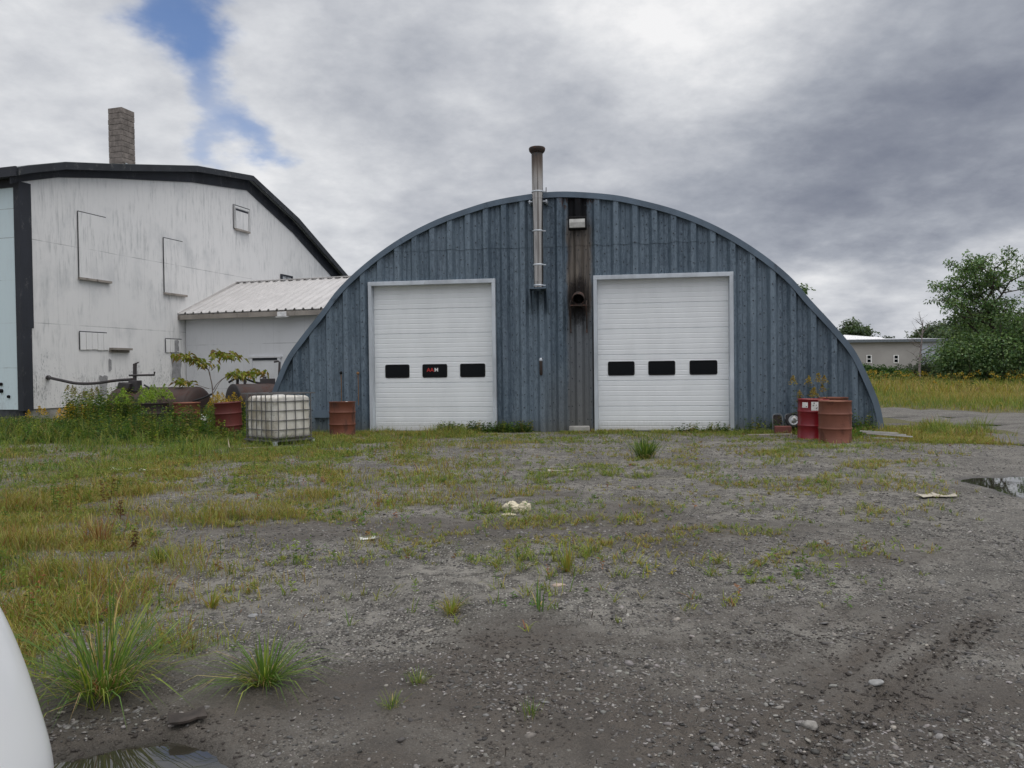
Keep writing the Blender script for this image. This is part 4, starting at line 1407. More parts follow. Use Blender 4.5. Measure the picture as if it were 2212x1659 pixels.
bw = B.matrix_basis
q = MB()
e0 = Matrix.Translation(B.location) @ Matrix.Rotation(R(73.4), 4, 'Z') @ Vector((.82, -.05, 1.60))
P = [e0, at(130, 821, 22.7), at(165, 828, 22.5), at(205, 828, 22.3), at(250, 822, 22.1), at(291, 819, 21.95)]
q.tube([Vector(p) for p in catmull(P, 5)], .042, 10)
q.lathe([(.07, -.02), (.075, .06), (.05, .08)], 12, 0, Vector(P[1]) - Vector(P[0]), P[0])
tag(q.build('sagging_pipe', M_PIPE), 'long dark pipe sagging from the white barn wall to the oil tank', 'pipe')

t2 = Vector((-7.72, 23.3, .74))
T2 = thing('oil_tank', 'black ended oil tank with hoses on top tucked beside the quonset', 'tank', t2, R(40), 'old oil tanks lying between barn and quonset')
tank_shell(T2, 1.5, .60, M_DKRUST, M_DKRUST2, .10)
for x in (-.5, .5):
    q = MB(); q.box(x - .08, x + .08, -.45, .45, -.8, -.5); q.build('cradle', M_PIPE, T2)
inv2 = (Matrix.Translation(t2) @ Matrix.Rotation(R(40), 4, 'Z')).inverted()


def w2(px, py, Y): return inv2 @ at(px, py, Y)


q = MB()
P = [w2(494, 826, 22.9), w2(506, 819, 22.9), w2(517, 815, 22.95), w2(532, 819, 23.1), w2(552, 826, 23.3), w2(572, 828, 23.5), w2(592, 823, 23.6)]
q.tube([Vector(p) for p in catmull(P, 4)], .032, 8)
q.build('hose', M_RUBBER, T2)
q = MB()
for px in (513, 529): q.tube([w2(px, 834, 23.0), w2(px, 818, 23.0)], .045, 8)
q.tube([w2(529, 820, 23.0), w2(529, 803, 23.0)], .02, 6)
q.obox(w2(517, 817, 22.97), (.13, 0, 0), (0, .05, 0), (0, 0, .03))
q.build('bung_pipe', M_PIPE, T2)
q = MB(); q.obox(w2(578, 824, 23.6), (.20, -.05, 0), (.04, .16, 0), (0, 0, .09)); q.obox(w2(570, 823, 23.55), (.03, 0, 0), (0, .1, 0), (0.03, 0, .14))
q.build('fill_box', M_PIPE, T2, .015)
q = MB(); q.tube([w2(592, 782, 23.6), w2(601, 780, 23.6), w2(604, 783, 23.6), w2(602, 830, 23.6)], [.03, .03, .035, .035], 8)
q.build('vent_pipe', M_PIPE, T2)

q = MB()
c_ = gnd(423, 938)
q.lathe([(.055, 0.35), (.085, .52), (.092, .52), (.092, .55), (.08, .55), (.075, .50), (.001, .48)], 18, 0, None, (c_.x, c_.y, 0)); q.lathe([(.12, 0), (.12, .35), (.001, .35)], 10, 1, None, (c_.x, c_.y, 0))
tag(q.build('flower_pot', [simple('terracotta', (.33, .09, .055), .8), M_PIPE]), 'small terracotta pot on an iron stub among weeds', 'pot')

# ================================================================== THINGS BY THE RIGHT-HAND DRUMS
M_GREYM = worn('dull_grey_metal', (.17, .18, .19), (.07, .06, .055), .4, 8, .5, .4)
proto = None
for i, (px, lab) in enumerate(((1676, 'arched metal chair back leaning on the quonset, nearer the right door'), (1703, 'arched metal chair back leaning on the quonset, next to the round wheel'))):
    p = gnd(px, 935)
    f_ = float(fac_y(p.x)) - .32
    if proto is None:
        proto = thing('chair_back', lab, 'chair part', (p.x, f_, 0), R(-8), 'two old chair backs by the quonset wall')
        proto.scale = (.76, .76, .74)
        q = MB()
        P = [(-.17, -.12, 0), (-.16, -.03, .38), (-.15, .03, .56), (-.10, .05, .63), (0, .055, .65), (.10, .05, .63), (.15, .03, .56), (.16, -.03, .38), (.17, -.12, 0)]
        q.tube([Vector(v) for v in catmull(P, 4)], .014, 8); q.bar((-.16, -.07, .2), (.16, -.07, .2), .02, .02)
        q.build('tube_frame', M_GREYM, proto)
        q = MB(); q.prism([(-.14, .30), (.14, .30), (.145, .52), (.1, .61), (-.1, .61), (-.145, .52)], ((0, .0, 0), (1, 0, 0), (0, .18, 1)), -.008, .008)
        q.build('back_panel', M_DKDR, proto)
    else:
        c = copy_tree(proto); c.location = (p.x, f_ + .02, 0); c.rotation_euler = (0, 0, R(6)); c['label'] = lab
p = gnd(1718, 938)
Wh = thing('car_wheel', 'old wheel with a grey hub leaning on the wall beside the red drum', 'wheel', (p.x, float(fac_y(p.x)) - .5, .33), R(-14))
Wh.scale = (.62, .62, .62)
q = MB(); q.lathe([(.19, -.08), (.25, -.10), (.30, -.08), (.315, -.03), (.315, .03), (.30, .08), (.25, .10), (.19, .08), (.19, -.08)], 30, 0, (0, -1, .25)); q.build('tyre', M_RUBBER, Wh)
q = MB(); q.lathe([(.20, .06), (.195, .085), (.16, .06), (.10, .06), (.07, .10), (.001, .11)], 28, 0, (0, -1, .25)); q.build('hub', worn('bright_hub', (.42, .43, .44), (.15, .13, .12), .3, 8, .35, .6), Wh)
q = MB(); q.lathe([(.055, .10), (.06, .16), (.045, .18), (.001, .18)], 16, 0, (0, -1, .25), (.0, 0, .08)); q.build('hub_cap', M_WLID, Wh)
q = MB(); p = gnd(1691, 940); q.obox((p.x, p.y, .12), (.19, -.03, 0), (.03, .13, 0), (0, 0, .10))
tag(q.build('red_block', worn('dull_red_block', (.17, .055, .045), (.10, .06, .05), .4, 6, .8), None, .012), 'dull red block on the ground between the chair backs and the red drum', 'block')
for i, (x, y, l, lab) in enumerate(((1663, 943, .5, 'pale scrap board on the ground left of the dull red block'),)):
    p = gnd(x, y); q = MB(); q.obox((p.x, p.y, .04), (l, -.06, .01), (.01, .07, 0), (0, 0, .018)); tag(q.build('scrap_board', M_WOODG), lab, 'board')
# thin pale poles stacked on two timber blocks
pa, pb = gnd(1862, 944), gnd(1950, 955)
base = (pa + pb) / 2
labs = ('long pale metal pole, rearmost of the stack right of the drums', 'long pale metal pole, second from the back of the stack by the drums',
        'long pale metal pole, raised and frontmost on the stack by the drums', 'pale metal pole lying lowest in the grass under the stacked poles')
for i, (x0, y0, x1, y1, z) in enumerate(((1858, 931, 1940, 935.5, .17), (1864, 933.5, 1957, 939.5, .175), (1872, 936.5, 1971, 943.5, .18), (1886, 946, 1952, 949, .05))):
    a, b_ = gnd(x0, y0, z), gnd(x1, y1, z)
    q = MB(); q.bar(a, b_, .028, .024)
    tag(q.build('metal_pole', worn('pale_pole', (.55, .54, .52), (.28, .26, .25), .25, 4, .45, .2), None, .004), labs[i], 'pole', 'poles stacked by the drums')
for i, (px, py, lab) in enumerate(((1893, 941, 'weathered timber block under the thinner end of the stacked poles'), (1940, 946, 'weathered timber block under the far right end of the stacked poles'))):
    p = gnd(px, py); q = MB(); q.obox((p.x, p.y + .12, .045), (.05, 0, 0), (.05, .30, 0), (0, 0, .05)); tag(q.build('timber_block', M_WOODG), lab, 'block', 'timber blocks under the poles')


# ================================================================== LITTER ON THE YARD
def lump(name, label, cat, px, py, s, m, seed, amp=.5, flat=.6):
    p = gnd(px, py)
    bm = bmesh.new(); bmesh.ops.create_icosphere(bm, subdivisions=4, radius=1.0)
    for v in bm.verts:
        n_ = v.co.copy()
        k = .72 + amp * float(fbm(n_.x * 1.8 + seed * 3, n_.y * 1.8 + n_.z * 2.3, int(seed * 10), 5)) + .18 * float(vnoise(n_.x * 7 + seed, n_.y * 7 + n_.z * 6, 3))
        v.co = Vector((n_.x * s[0], n_.y * s[1], max(n_.z, -.35) * s[2])) * k
    me = bpy.data.meshes.new(name); bm.to_mesh(me); bm.free(); me.materials.append(m)
    o = bpy.data.objects.new(name, me); col.objects.link(o); o.location = (p.x, p.y, float(hgt(p.x, p.y)) + s[2] * .2)
    return tag(o, label, cat, 'pieces of foam litter in the yard' if cat == 'foam' else None)


M_FOAM = simple('yellowed_foam', (.62, .56, .42), .9, 0, .15, 12, .4, 60)
lump('foam_lump', 'larger yellowed foam lump on the gravel in mid yard', 'foam', 1105, 1107, (.095, .075, .085), M_FOAM, 1, .7)
lump('foam_lump', 'smaller yellowed foam lump close beside the larger one in mid yard', 'foam', 1133, 1108, (.065, .06, .08), M_FOAM, 2, .7)
lump('foam_lump', 'flat crumbled foam piece lying in front of the two foam lumps', 'foam', 1098, 1118, (.075, .04, .02), M_FOAM, 3, .6)


def scrap(name, label, cat, px, py, L, W, rot, m, seed, curl=.05, th=.006):
    p = gnd(px, py); rg = random.Random(seed)
    q = MB(); k = 4
    top = [(L * (i / k - .5), W * (.5 + rg.uniform(-.08, .08)), curl * (abs(i / k - .5) * 2) ** 2 * rg.uniform(.6, 1.2) + .012) for i in range(k + 1)]
    bot = [(L * (i / k - .5), -W * (.5 + rg.uniform(-.18, .12)), curl * .4 * (i / k) * rg.uniform(.4, 1.3) + .012) for i in range(k + 1)]
    V = top + bot + [(x, y, z - th) for x, y, z in top + bot]
    n_ = k + 1
    Fc = [(i, i + 1, n_ + i + 1, n_ + i) for i in range(k)] + [(2 * n_ + i, 3 * n_ + i, 3 * n_ + i + 1, 2 * n_ + i + 1) for i in range(k)]
    Fc += [(i, 2 * n_ + i, 2 * n_ + i + 1, i + 1) for i in range(k)] + [(n_ + i, n_ + i + 1, 3 * n_ + i + 1, 3 * n_ + i) for i in range(k)] + [(0, n_, 3 * n_, 2 * n_), (k, 2 * n_ + k, 3 * n_ + k, n_ + k)]
    q.add(V, Fc)
    o = q.build(name, m); o.location = (p.x, p.y, float(hgt(p.x, p.y)) + .01); o.rotation_euler = (0, 0, rot)
    return tag(o, label, cat)


M_CARD = worn('pale_cardboard', (.46, .42, .34), (.25, .22, .17), .35, 8, .9)
scrap('cardboard_scrap', 'pale flat cardboard scrap near the right puddle, left of its curled neighbour', 'scrap', 2003, 1079, .24, .16, .1, M_CARD, 3, .03)
scrap('cardboard_scrap', 'curled cardboard scrap nearest the right puddle', 'scrap', 2040, 1080, .26, .15, -.35, M_CARD, 5, .03)
scrap('plastic_scrap', 'white crumpled scrap on the grass below the weeds', 'scrap', 262, 1021, .30, .14, .2, M_WLID, 8, .03)
scrap('plastic_scrap', 'thin white scrap on the grass right of the crumpled one', 'scrap', 322, 1022, .34, .09, -.1, M_WLID, 9, .02)
scrap('paper_scrap', 'torn white paper in the weedy gravel below the left door', 'scrap', 795, 1172, .15, .08, .3, M_WLID, 12, .015)
scrap('wood_scrap', 'thin pale splinter of wood on the gravel in front of the right door', 'scrap', 1212, 1024, .42, .035, .05, M_CARD, 14, .02)
scrap('bark_scrap', 'curled dark piece of bark in the mud below the near grass tufts', 'scrap', 405, 1572, .16, .10, .5, simple('wet_bark', (.045, .036, .03), .7, 0, .4, 12), 21, .018, .010)

# ================================================================== PLANTS
GREEN = np.array([.11, .19, .038]); LIME = np.array([.24, .285, .055]); OLIVE = np.array([.24, .22, .07]); STRAW = np.array([.42, .33, .14])
RUSTY = np.array([.26, .12, .055]); DEEP = np.array([.055, .10, .03]); GOLD = np.array([.60, .38, .03]); YEL = np.array([.33, .27, .055])
M_LEAF = leafy('leaf_green', .35)
M_GRASS = leafy('grass_blades', .38, .6)


def palette(r, n, cols, wts):
    i = r.choice(len(cols), n, p=np.array(wts) / sum(wts))
    c = np.array(cols)[i]
    return np.clip(c * r.uniform(.72, 1.28, (n, 1)) * r.uniform(.92, 1.08, (n, 3)), 0, 1)


def blades(P, H, W, az, lean, C, twist=None, bend=1.7):
    """curved grass blades: returns verts, tris, colours"""
    n = len(P); r = np.random.default_rng(n)
    d = np.stack([np.cos(az), np.sin(az), np.zeros(n)], -1)
    sa = az + np.pi / 2 + (r.uniform(-.9, .9, n) if twist is None else twist)
    s = np.stack([np.cos(sa), np.sin(sa), np.zeros(n)], -1)
    rows = []
    for t, wk in ((0, .75), (.38, 1.0), (.74, .7)):
        c = P + d * (lean * H * t ** bend)[:, None]
        c[:, 2] += H * t * (1 - .28 * lean * t)
        rows += [c - s * (W * wk / 2)[:, None], c + s * (W * wk / 2)[:, None]]
    c = P + d * (lean * H)[:, None]
    c[:, 2] += H * (1 - .42 * lean)
    rows.append(c)
    V = np.stack(rows, 1).reshape(-1, 3)
    T = np.array([(0, 1, 3), (0, 3, 2), (2, 3, 5), (2, 5, 4), (4, 5, 6)])
    Tr = (T[None] + (np.arange(n) * 7)[:, None, None]).reshape(-1, 3)
    return V, Tr, np.repeat(C, 7, 0)


def leaves(Bp, D, L, W, C, droop=.25, seed=0):
    n = len(Bp); r = np.random.default_rng(seed + n)
    D = D / np.maximum(np.linalg.norm(D, axis=1, keepdims=True), 1e-6)
    up = np.array([0, 0, 1.0]) + r.normal(0, .45, (n, 3))
    s = np.cross(D, up); s /= np.maximum(np.linalg.norm(s, axis=1, keepdims=True), 1e-6)
    m = Bp + D * (L * .5)[:, None]
    tip = Bp + D * L[:, None]; tip[:, 2] -= droop * L
    m[:, 2] += .06 * L
    V = np.stack([Bp, m + s * (W / 2)[:, None], tip, m - s * (W / 2)[:, None]], 1).reshape(-1, 3)
    Tr = (np.array([(0, 1, 2), (0, 2, 3)])[None] + (np.arange(n) * 4)[:, None, None]).reshape(-1, 3)
    return V, Tr, np.repeat(C, 4, 0)


def join(parts):
    V, T, C = [], [], []; o = 0
    for v, t, c in parts:
        V.append(v); T.append(t + o); C.append(c); o += len(v)
    return np.concatenate(V), np.concatenate(T), np.concatenate(C)


# ------------------------------------------------------------------ grass on the yard, lawn and field (nobody could count it)
r = np.random.default_rng(21)


def scatter(N, x0, x1, y0, y1, r, power=1.0):
    x = r.uniform(x0, x1, N); y = r.uniform(y0, y1, N)
    return x[r.random(N) < vegmap(x, y) ** power], y[:0] if False else None


def pick(N, x0, x1, y0, y1, r, power=1.3, clump=True):
    x = r.uniform(x0, x1, N); y = r.uniform(y0, y1, N)
    v = vegmap(x, y)
    c = sstep(fbm(x * 2.1, y * 2.1, 61, 3), .33, .62) if clump else 1
    ok = r.random(N) < v ** power * c
    return x[ok], y[ok], v[ok]


parts = []
# small tufts thinly spread on the gravel
x, y, v = pick(105000, -7.5, 11, 4.3, 20.5, r, 1.1)
nb = 8
x = np.repeat(x, nb) + r.normal(0, .014, len(x) * nb); y = np.repeat(y, nb) + r.normal(0, .014, len(y) * nb); v = np.repeat(v, nb)
sel = (fac_y(x) - y > .12)
x, y, v = x[sel], y[sel], v[sel]; n = len(x)
hmap = sstep(fbm(x * .8, y * .8, 91, 3), .3, .75)
H = (.035 + .10 * hmap * r.random(n) + .05 * v * r.random(n)) * r.uniform(.6, 1.3, n)
tone = fbm(x * .7 + 11, y * .9, 15, 3)
C = np.where((r.random(n) < sstep(tone, .35, .65))[:, None], palette(r, n, [LIME, GREEN, OLIVE], [4, 3, 3]), palette(r, n, [OLIVE, YEL, STRAW, RUSTY, LIME], [4, 3, 1, 1.3, 4]))
parts.append(blades(np.stack([x, y, hgt(x, y)], -1), H, r.uniform(.004, .0085, n), r.uniform(0, 2 * np.pi, n), r.uniform(.3, 1.5, n), C, None, 1.3))
# thicker lawn to the left and along the quonset
for (N, x0, x1, y0, y1, h0, h1, w0, w1) in ((62000, -6.2, -2.3, 4.0, 10.5, .10, .34, .003, .006), (60000, -7, -1.2, 3.6, 9, .05, .20, .003, .006), (105000, -15, 0, 9, 22.6, .06, .22, .005, .010), (26000, -1, 11.5, 16.0, 20.4, .05, .17, .006, .010),
                                            (26000, -30, -14, 4, 24, .1, .3, .008, .014), (14000, 7.6, 11.6, 14, 20.2, .10, .42, .006, .010)):
    x, y, v = pick(N, x0, x1, y0, y1, r, 1.1, False)
    ok = (fac_y(x) - y > .05) | (x < -8.7) | (x > 8.0)
    x, y, v = x[ok], y[ok], v[ok]; n = len(x)
    tall = fbm(x * .6, y * .6, 33, 3)
    H = (h0 + (h1 - h0) * r.random(n) * (.35 + 1.0 * sstep(tall, .35, .7))) * (.45 + .55 * v) * (.5 + 1.25 * sstep(fbm(x * 1.5, y * 1.5, 37, 3), .45, .72))
    tone = fbm(x * .45 + 5, y * .6, 71, 4)
    g_ = sstep(tone + .045 * np.clip(y - 15.5, -5, 4) + np.clip(-x - 5, -4, 5) * .022, .36, .64)
    C = np.where((r.random(n) < g_)[:, None], palette(r, n, [LIME, GREEN, OLIVE, DEEP], [5, 4, 2, 1]), palette(r, n, [OLIVE, YEL, STRAW, RUSTY, LIME], [4, 3, 1.6, 1.6, 4]))
    parts.append(blades(np.stack([x, y, hgt(x, y)], -1), H, r.uniform(w0, w1, n), r.uniform(0, 2 * np.pi, n), r.uniform(.2, .9, n), C))
V, T_, C = join(parts)
tag(raw('grass', V, T_, M_GRASS, C), kind='stuff')

# the rough field behind the lane
parts = []
for (N, x0, x1, y0, y1, h0, h1, w) in ((52000, 9, 34, 19, 46, .22, .55, .016), (42000, 14, 60, 40, 74, .5, 1.0, .03), (9000, 6, 30, 23, 42, .05, .16, .012)):
    x = r.uniform(x0, x1, N); y = r.uniform(y0, y1, N)
    f_ = sstep(y - field_edge(x) + (fbm(x * .55 + 3, y * .8, 3, 4) - .5) * 3, -.6, 1.6)
    ok = (r.random(N) < f_ ** 1.5)
    x, y = x[ok], y[ok]; n = len(x)
    edge = sstep(y - field_edge(x), -.5, 5)
    H = (h0 + (h1 - h0) * r.random(n)) * (.25 + .75 * edge) * (.55 + .7 * fbm(x * .25, y * .25, 4, 3))
    tone = fbm(x * .16 + 2, y * .2, 13, 4) + .2 * sstep(x - .18 * y, 9, 16) - .06
    g_ = 1 - sstep(tone, .40, .66)
    pink = sstep(fbm(x * .2, y * .35, 88, 3), .55, .68) * (y < 36) * (x > 15)
    C = np.where((r.random(n) < g_)[:, None], palette(r, n, [LIME, OLIVE, GREEN, YEL], [5, 3, 4, 2]), palette(r, n, [OLIVE, YEL, STRAW, LIME, RUSTY], [4, 4, 3, 2, .6]))
    C = np.where((r.random(n) < pink * .8)[:, None], palette(r, n, [np.array([.36, .25, .16]), STRAW], [3, 1]), C)
    parts.append(blades(np.stack([x, y, np.zeros(n)], -1), H, r.uniform(.6, 1.2, n) * w, r.uniform(0, 2 * np.pi, n), r.uniform(.15, .8, n), C))
V, T_, C = join(parts)
tag(raw('field_grass', V, T_, M_GRASS, C), kind='stuff')


# ------------------------------------------------------------------ leafy stems
def stems(P, H, nl, ll, C, r, lw=.22, spread=1.0, lean=.12, tiers=True, stemw=.008, upto=1.0, start=.1, droop=.35):
    n = len(P)
    az = r.uniform(0, 2 * np.pi, n); ln = r.uniform(0, lean, n) * H
    out = [blades(P.copy(), H, np.full(n, stemw), az, ln / H, C * .75)]
    idx = np.repeat(np.arange(n), nl)
    t = np.tile(np.linspace(start, upto, nl), n) * r.uniform(.92, 1.04, n * nl)
    a = r.uniform(0, 2 * np.pi, n * nl)
    base = P[idx] + np.stack([np.cos(az[idx]) * ln[idx] * t ** 1.7, np.sin(az[idx]) * ln[idx] * t ** 1.7, H[idx] * t * (1 - .28 * (ln / H)[idx] * t)], -1)
    D = np.stack([np.cos(a) * spread, np.sin(a) * spread, r.uniform(.1, .8, n * nl)], -1)
    L = ll * r.uniform(.6, 1.2, n * nl) * (1.1 - .45 * t)
    Cc = np.clip(C[idx] * r.uniform(.75, 1.3, (n * nl, 1)), 0, 1)
    out.append(leaves(base, D, L, L * lw, Cc, droop, 5))
    return out


parts = []
# tall weeds round the tanks and drums
N = 7500
x = r.uniform(-14.6, -6.3, N); y = r.uniform(16.6, 22.6, N)
edge = np.interp(x, [-14.6, -13, -10, -8, -6.3], [19.6, 18.8, 17.6, 17.2, 18.2])
k = sstep(y - edge + (fbm(x * .8, y * .8, 17, 3) - .5) * 2.2, -.3, 1.6)
dens_ = k * sstep(fbm(x * .9 + 2, y * .9, 19, 3), .22, .5)
lx, ly = (x - tp.x), (y - tp.y)
u = lx * math.cos(TA) + ly * math.sin(TA); v = -lx * math.sin(TA) + ly * math.cos(TA)
tote_free = ~((u > -.15) & (u < 1.2) & (v > -.15) & (v < 1.4))
drums_free = np.ones(N, bool)
for dr in [o for o in bpy.data.objects if o.name.startswith('steel_drum')]:
    drums_free &= np.hypot(x - dr.location.x, y - dr.location.y) > .36
tl = (x - t1.x) * math.cos(R(-15)) + (y - 22.0) * math.sin(R(-15)); tv = -(x - t1.x) * math.sin(R(-15)) + (y - 22.0) * math.cos(R(-15))
tank_free = ~((np.abs(tl) < 1.5) & (np.abs(tv) < .66))
gab = (x + 14.47) * -.958 + (y - 22.75) * .2857                # keep in front of the gable
ok = (r.random(N) < dens_) & tote_free & drums_free & tank_free & (gab < -.25)
x, y, k = x[ok], y[ok], k[ok]; n = len(x)
H = (.16 + .95 * r.random(n) ** 1.2 * sstep(fbm(x * .9, y * .9, 23, 3), .28, .66)) * (.35 + .65 * k)
H = np.where(x < -11.2, np.minimum(H, .50), H)
# keep the view of the tank's right half, the drums and the shed door
H = np.where((x > -9.4) & (y > 18.6), np.minimum(H, .86), H)
H = np.where((x > -7.3) & (y > 18.0), np.minimum(H, .52), H)
C = palette(r, n, [DEEP, GREEN, LIME, np.array([.08, .15, .06]), OLIVE], [3, 4, 2.5, 2.5, 1.6])
parts += stems(np.stack([x, y, np.zeros(n)], -1), H, 13, .12, C, r, .24)
# long grass among them
N = 26000
x = r.uniform(-14.8, -6.2, N); y = r.uniform(16.2, 22.4, N)
k = sstep(y - np.interp(x, [-14.6, -13, -10, -8, -6.3], [19.0, 18.4, 17.2, 17.0, 17.8]) + (fbm(x * .8, y * .8, 17, 3) - .5) * 2.2, -.3, 1.8)
lx, ly = (x - tp.x), (y - tp.y)
u = lx * math.cos(TA) + ly * math.sin(TA); v = -lx * math.sin(TA) + ly * math.cos(TA)
gab = (x + 14.47) * -.958 + (y - 22.75) * .2857
ok = (r.random(N) < k) & ~((u > -.05) & (u < 1.1) & (v > -.05) & (v < 1.3)) & (gab < -.2)
x, y, k = x[ok], y[ok], k[ok]; n = len(x)
H = (.14 + .62 * r.random(n) ** 1.5) * (.4 + .6 * k) * np.where(x > -8, .6, 1)
parts.append(blades(np.stack([x, y, np.zeros(n)], -1), H, r.uniform(.006, .012, n), r.uniform(0, 6.283, n), r.uniform(.15, .8, n), palette(r, n, [GREEN, LIME, OLIVE, DEEP, STRAW], [4, 4, 2, 2, .7])))
# tall growth hiding the left half of the oil tank
N = 330
x = r.uniform(-11.9, -9.75, N); y = r.uniform(20.4, 21.15, N)
parts += stems(np.stack([x, y, np.zeros(N)], -1), r.uniform(.85, 1.36, N) * (1 - .36 * sstep(x, -10.5, -9.7)), 20, .12, palette(r, N, [DEEP, GREEN, LIME, OLIVE], [4, 4, 2, 1]), r, .22)
# leafy weeds and clover through the left-hand grass
x, y, v = pick(9000, -13, -1.5, 4.2, 19, r, 1.0)
n = len(x)
parts += stems(np.stack([x, y, np.zeros(n)], -1), r.uniform(.05, .30, n) * (.4 + sstep(fbm(x * .8, y * .8, 29, 3), .4, .7)), 10, .055, palette(r, n, [np.array([.12, .21, .04]), GREEN, LIME, OLIVE, RUSTY], [4, 3, 3, 2, .7]), r, .32)
# weeds on the foot of the quonset and round the right-hand drums
for (N, x0, x1, h0, h1, off) in ((70, -7.4, -5.55, .15, .6, .5), (260, -2.0, .5, .10, .34, .3), (60, 4.1, 6.0, .08, .30, .3), (90, 7.3, 8.9, .2, .60, .5), (40, 5.8, 7.6, .2, .45, .3)):
    x = r.uniform(x0, x1, N); y = fac_y(x) - .12 - r.random(N) * off
    H = h0 + (h1 - h0) * r.random(N)
    parts += stems(np.stack([x, y, np.zeros(N)], -1), H, 12, .10, palette(r, N, [DEEP, GREEN, LIME, OLIVE], [4, 4, 2, 2]), r, .25)
# green patch behind the poles
N = 120
x = r.normal(7.55, .25, N); y = r.normal(17.9, .35, N)
parts += stems(np.stack([x, y, np.zeros(N)], -1), r.uniform(.12, .3, N), 10, .09, palette(r, N, [np.array([.08, .19, .03]), GREEN], [3, 2]), r, .3)
V, T_, C = join(parts)
tag(raw('weeds', V, T_, M_LEAF, C), kind='stuff')

# low broad-leaved weeds dotted over the yard
x, y, v = pick(12000, -6, 10.5, 4.0, 19, r, .6)
sel = r.random(len(x)) < .6
x, y = x[sel], y[sel]; n = len(x)
C = palette(r, n, [np.array([.11, .21, .04]), LIME, GREEN, RUSTY, YEL], [4, 3, 3, 1, 1])
V, T_, C = join(stems(np.stack([x, y, hgt(x, y)], -1), r.uniform(.03, .13, n), 9, .045, C, r, .38, 1.0, .5, True, .003, 1.0, .15, .2))
tag(raw('yard_weeds', V, T_, M_LEAF, C), kind='stuff')
# dead black stubble in the mud
N = 240
x = r.uniform(-1.6, 1.2, N); y = r.uniform(3.0, 5.2, N); ok = r.random(N) < sstep(fbm(x * 1.6, y * 1.6, 5, 3), .45, .65)
x, y = x[ok], y[ok]; n = len(x)
V, T_, C = join([blades(np.stack([x, y, hgt(x, y)], -1), r.uniform(.015, .06, n), r.uniform(.003, .006, n), r.uniform(0, 6.28, n), r.uniform(.1, .9, n), palette(r, n, [np.array([.03, .022, .018])], [1]))])
tag(raw('dead_stubble', V, T_, M_GRASS, C), kind='stuff')


# ------------------------------------------------------------------ single tufts
def tuft(name, label, px, py, n, h, w, spread, cols, wts, seed, seedheads=0, group='single grass tufts in the yard', zoff=0.0):
    p = gnd(px, py); r_ = np.random.default_rng(seed)
    az = r_.uniform(0, 2 * np.pi, n)
    rad = np.abs(r_.normal(0, .035, n)) * (1 + 8 * (h > .35) * .35)
    rad = rad * .7
    P = np.stack([np.cos(az) * rad, np.sin(az) * rad, np.full(n, -.01)], -1)
    ln = np.clip(r_.beta(1.8, 1.4, n) * spread, .05, 1.9)
    H = h * r_.uniform(.5, 1.05, n) * (1.12 - .2 * ln)
    C = palette(r_, n, cols, wts)
    pr = [blades(P, H, w * r_.uniform(.6, 1.2, n), az + r_.normal(0, .35, n), ln, C, r_.uniform(-.5, .5, n), 1.25)]
    m = n // 4                                            # dry bent blades round the foot
    az2 = r_.uniform(0, 2 * np.pi, m)
    pr.append(blades(P[:m], h * r_.uniform(.25, .5, m), np.full(m, w * .8), az2, r_.uniform(1.0, 1.6, m), palette(r_, m, [STRAW, OLIVE, RUSTY], [4, 2, 1])))
    if seedheads:
        az3 = r_.uniform(0, 2 * np.pi, seedheads)
        H3 = h * r_.uniform(1.05, 1.35, seedheads)
        pr.append(blades(P[:seedheads], H3, np.full(seedheads, w * .45), az3, r_.uniform(.05, .5, seedheads), palette(r_, seedheads, [OLIVE, STRAW], [3, 1])))
    V, T_, C = join(pr)
    o = raw(name, V, T_, M_GRASS, C)
    o.location = (p.x, p.y, float(hgt(p.x, p.y)))
    return tag(o, label, 'grass tuft', group)


G4 = [np.array([.115, .20, .035]), LIME, GREEN, STRAW]
tuft('grass_tuft', 'tallest spreading green grass tuft beside the white car in the mud', 222, 1512, 290, .62, .0075, 1.9, G4, [5, 3, 3, .5], 1, 8)
tuft('grass_tuft', 'low splayed grass tuft in the mud right of the tallest tuft', 572, 1492, 190, .33, .007, 2.1, G4, [5, 3, 3, .7], 2)
tuft('grass_tuft', 'fine tiny tuft in the mud, nearer to the camera of two small ones', 848, 1545, 60, .10, .003, 1.2, G4, [4, 5, 2, .5], 3)
tuft('grass_tuft', 'fine tiny tuft just above another small tuft in mid mud', 905, 1490, 60, .11, .003, 1.2, G4, [4, 5, 2, .5], 4)
tuft('grass_tuft', 'tiny upright tuft alone in the mud near the bottom middle', 1146, 1557, 40, .10, .003, .8, G4, [4, 5, 2, .5], 5)
tuft('grass_tuft', 'bushy dark green tuft on the gravel before the right door', 1392, 992, 240, .48, .012, .95, [GREEN, DEEP, LIME], [5, 3, 2], 6, 10)
tuft('grass_tuft', 'yellowish tuft on gravel just below the middle of the yard', 975, 1335, 70, .17, .006, 1.0, [YEL, LIME, OLIVE], [4, 3, 2], 7)
tuft('grass_tuft', 'single upright blade cluster standing on gravel in mid yard', 1164, 1330, 5, .27, .012, .12, [np.array([.10, .19, .05])], [1], 8)
tuft('grass_tuft', 'round green tuft in the weedy gravel above the two near tufts', 345, 1222, 130, .20, .006, 1.1, G4, [5, 4, 2, 0.2], 9)
tuft('grass_tuft', 'yellow green tuft on the gravel right of the bare yard centre', 1225, 1245, 40, .26, .008, .6, [LIME, YEL], [3, 2], 10)
tuft('grass_tuft', 'small yellow tuft beside the flat grey stone', 455, 1322, 36, .17, .009, .8, [LIME, YEL], [3, 2], 12)
tuft('grass_tuft', 'reddish dry tuft standing in the weedy grass at far left', 215, 1180, 120, .36, .006, .6, [RUSTY, STRAW, OLIVE], [4, 2, 2], 13)


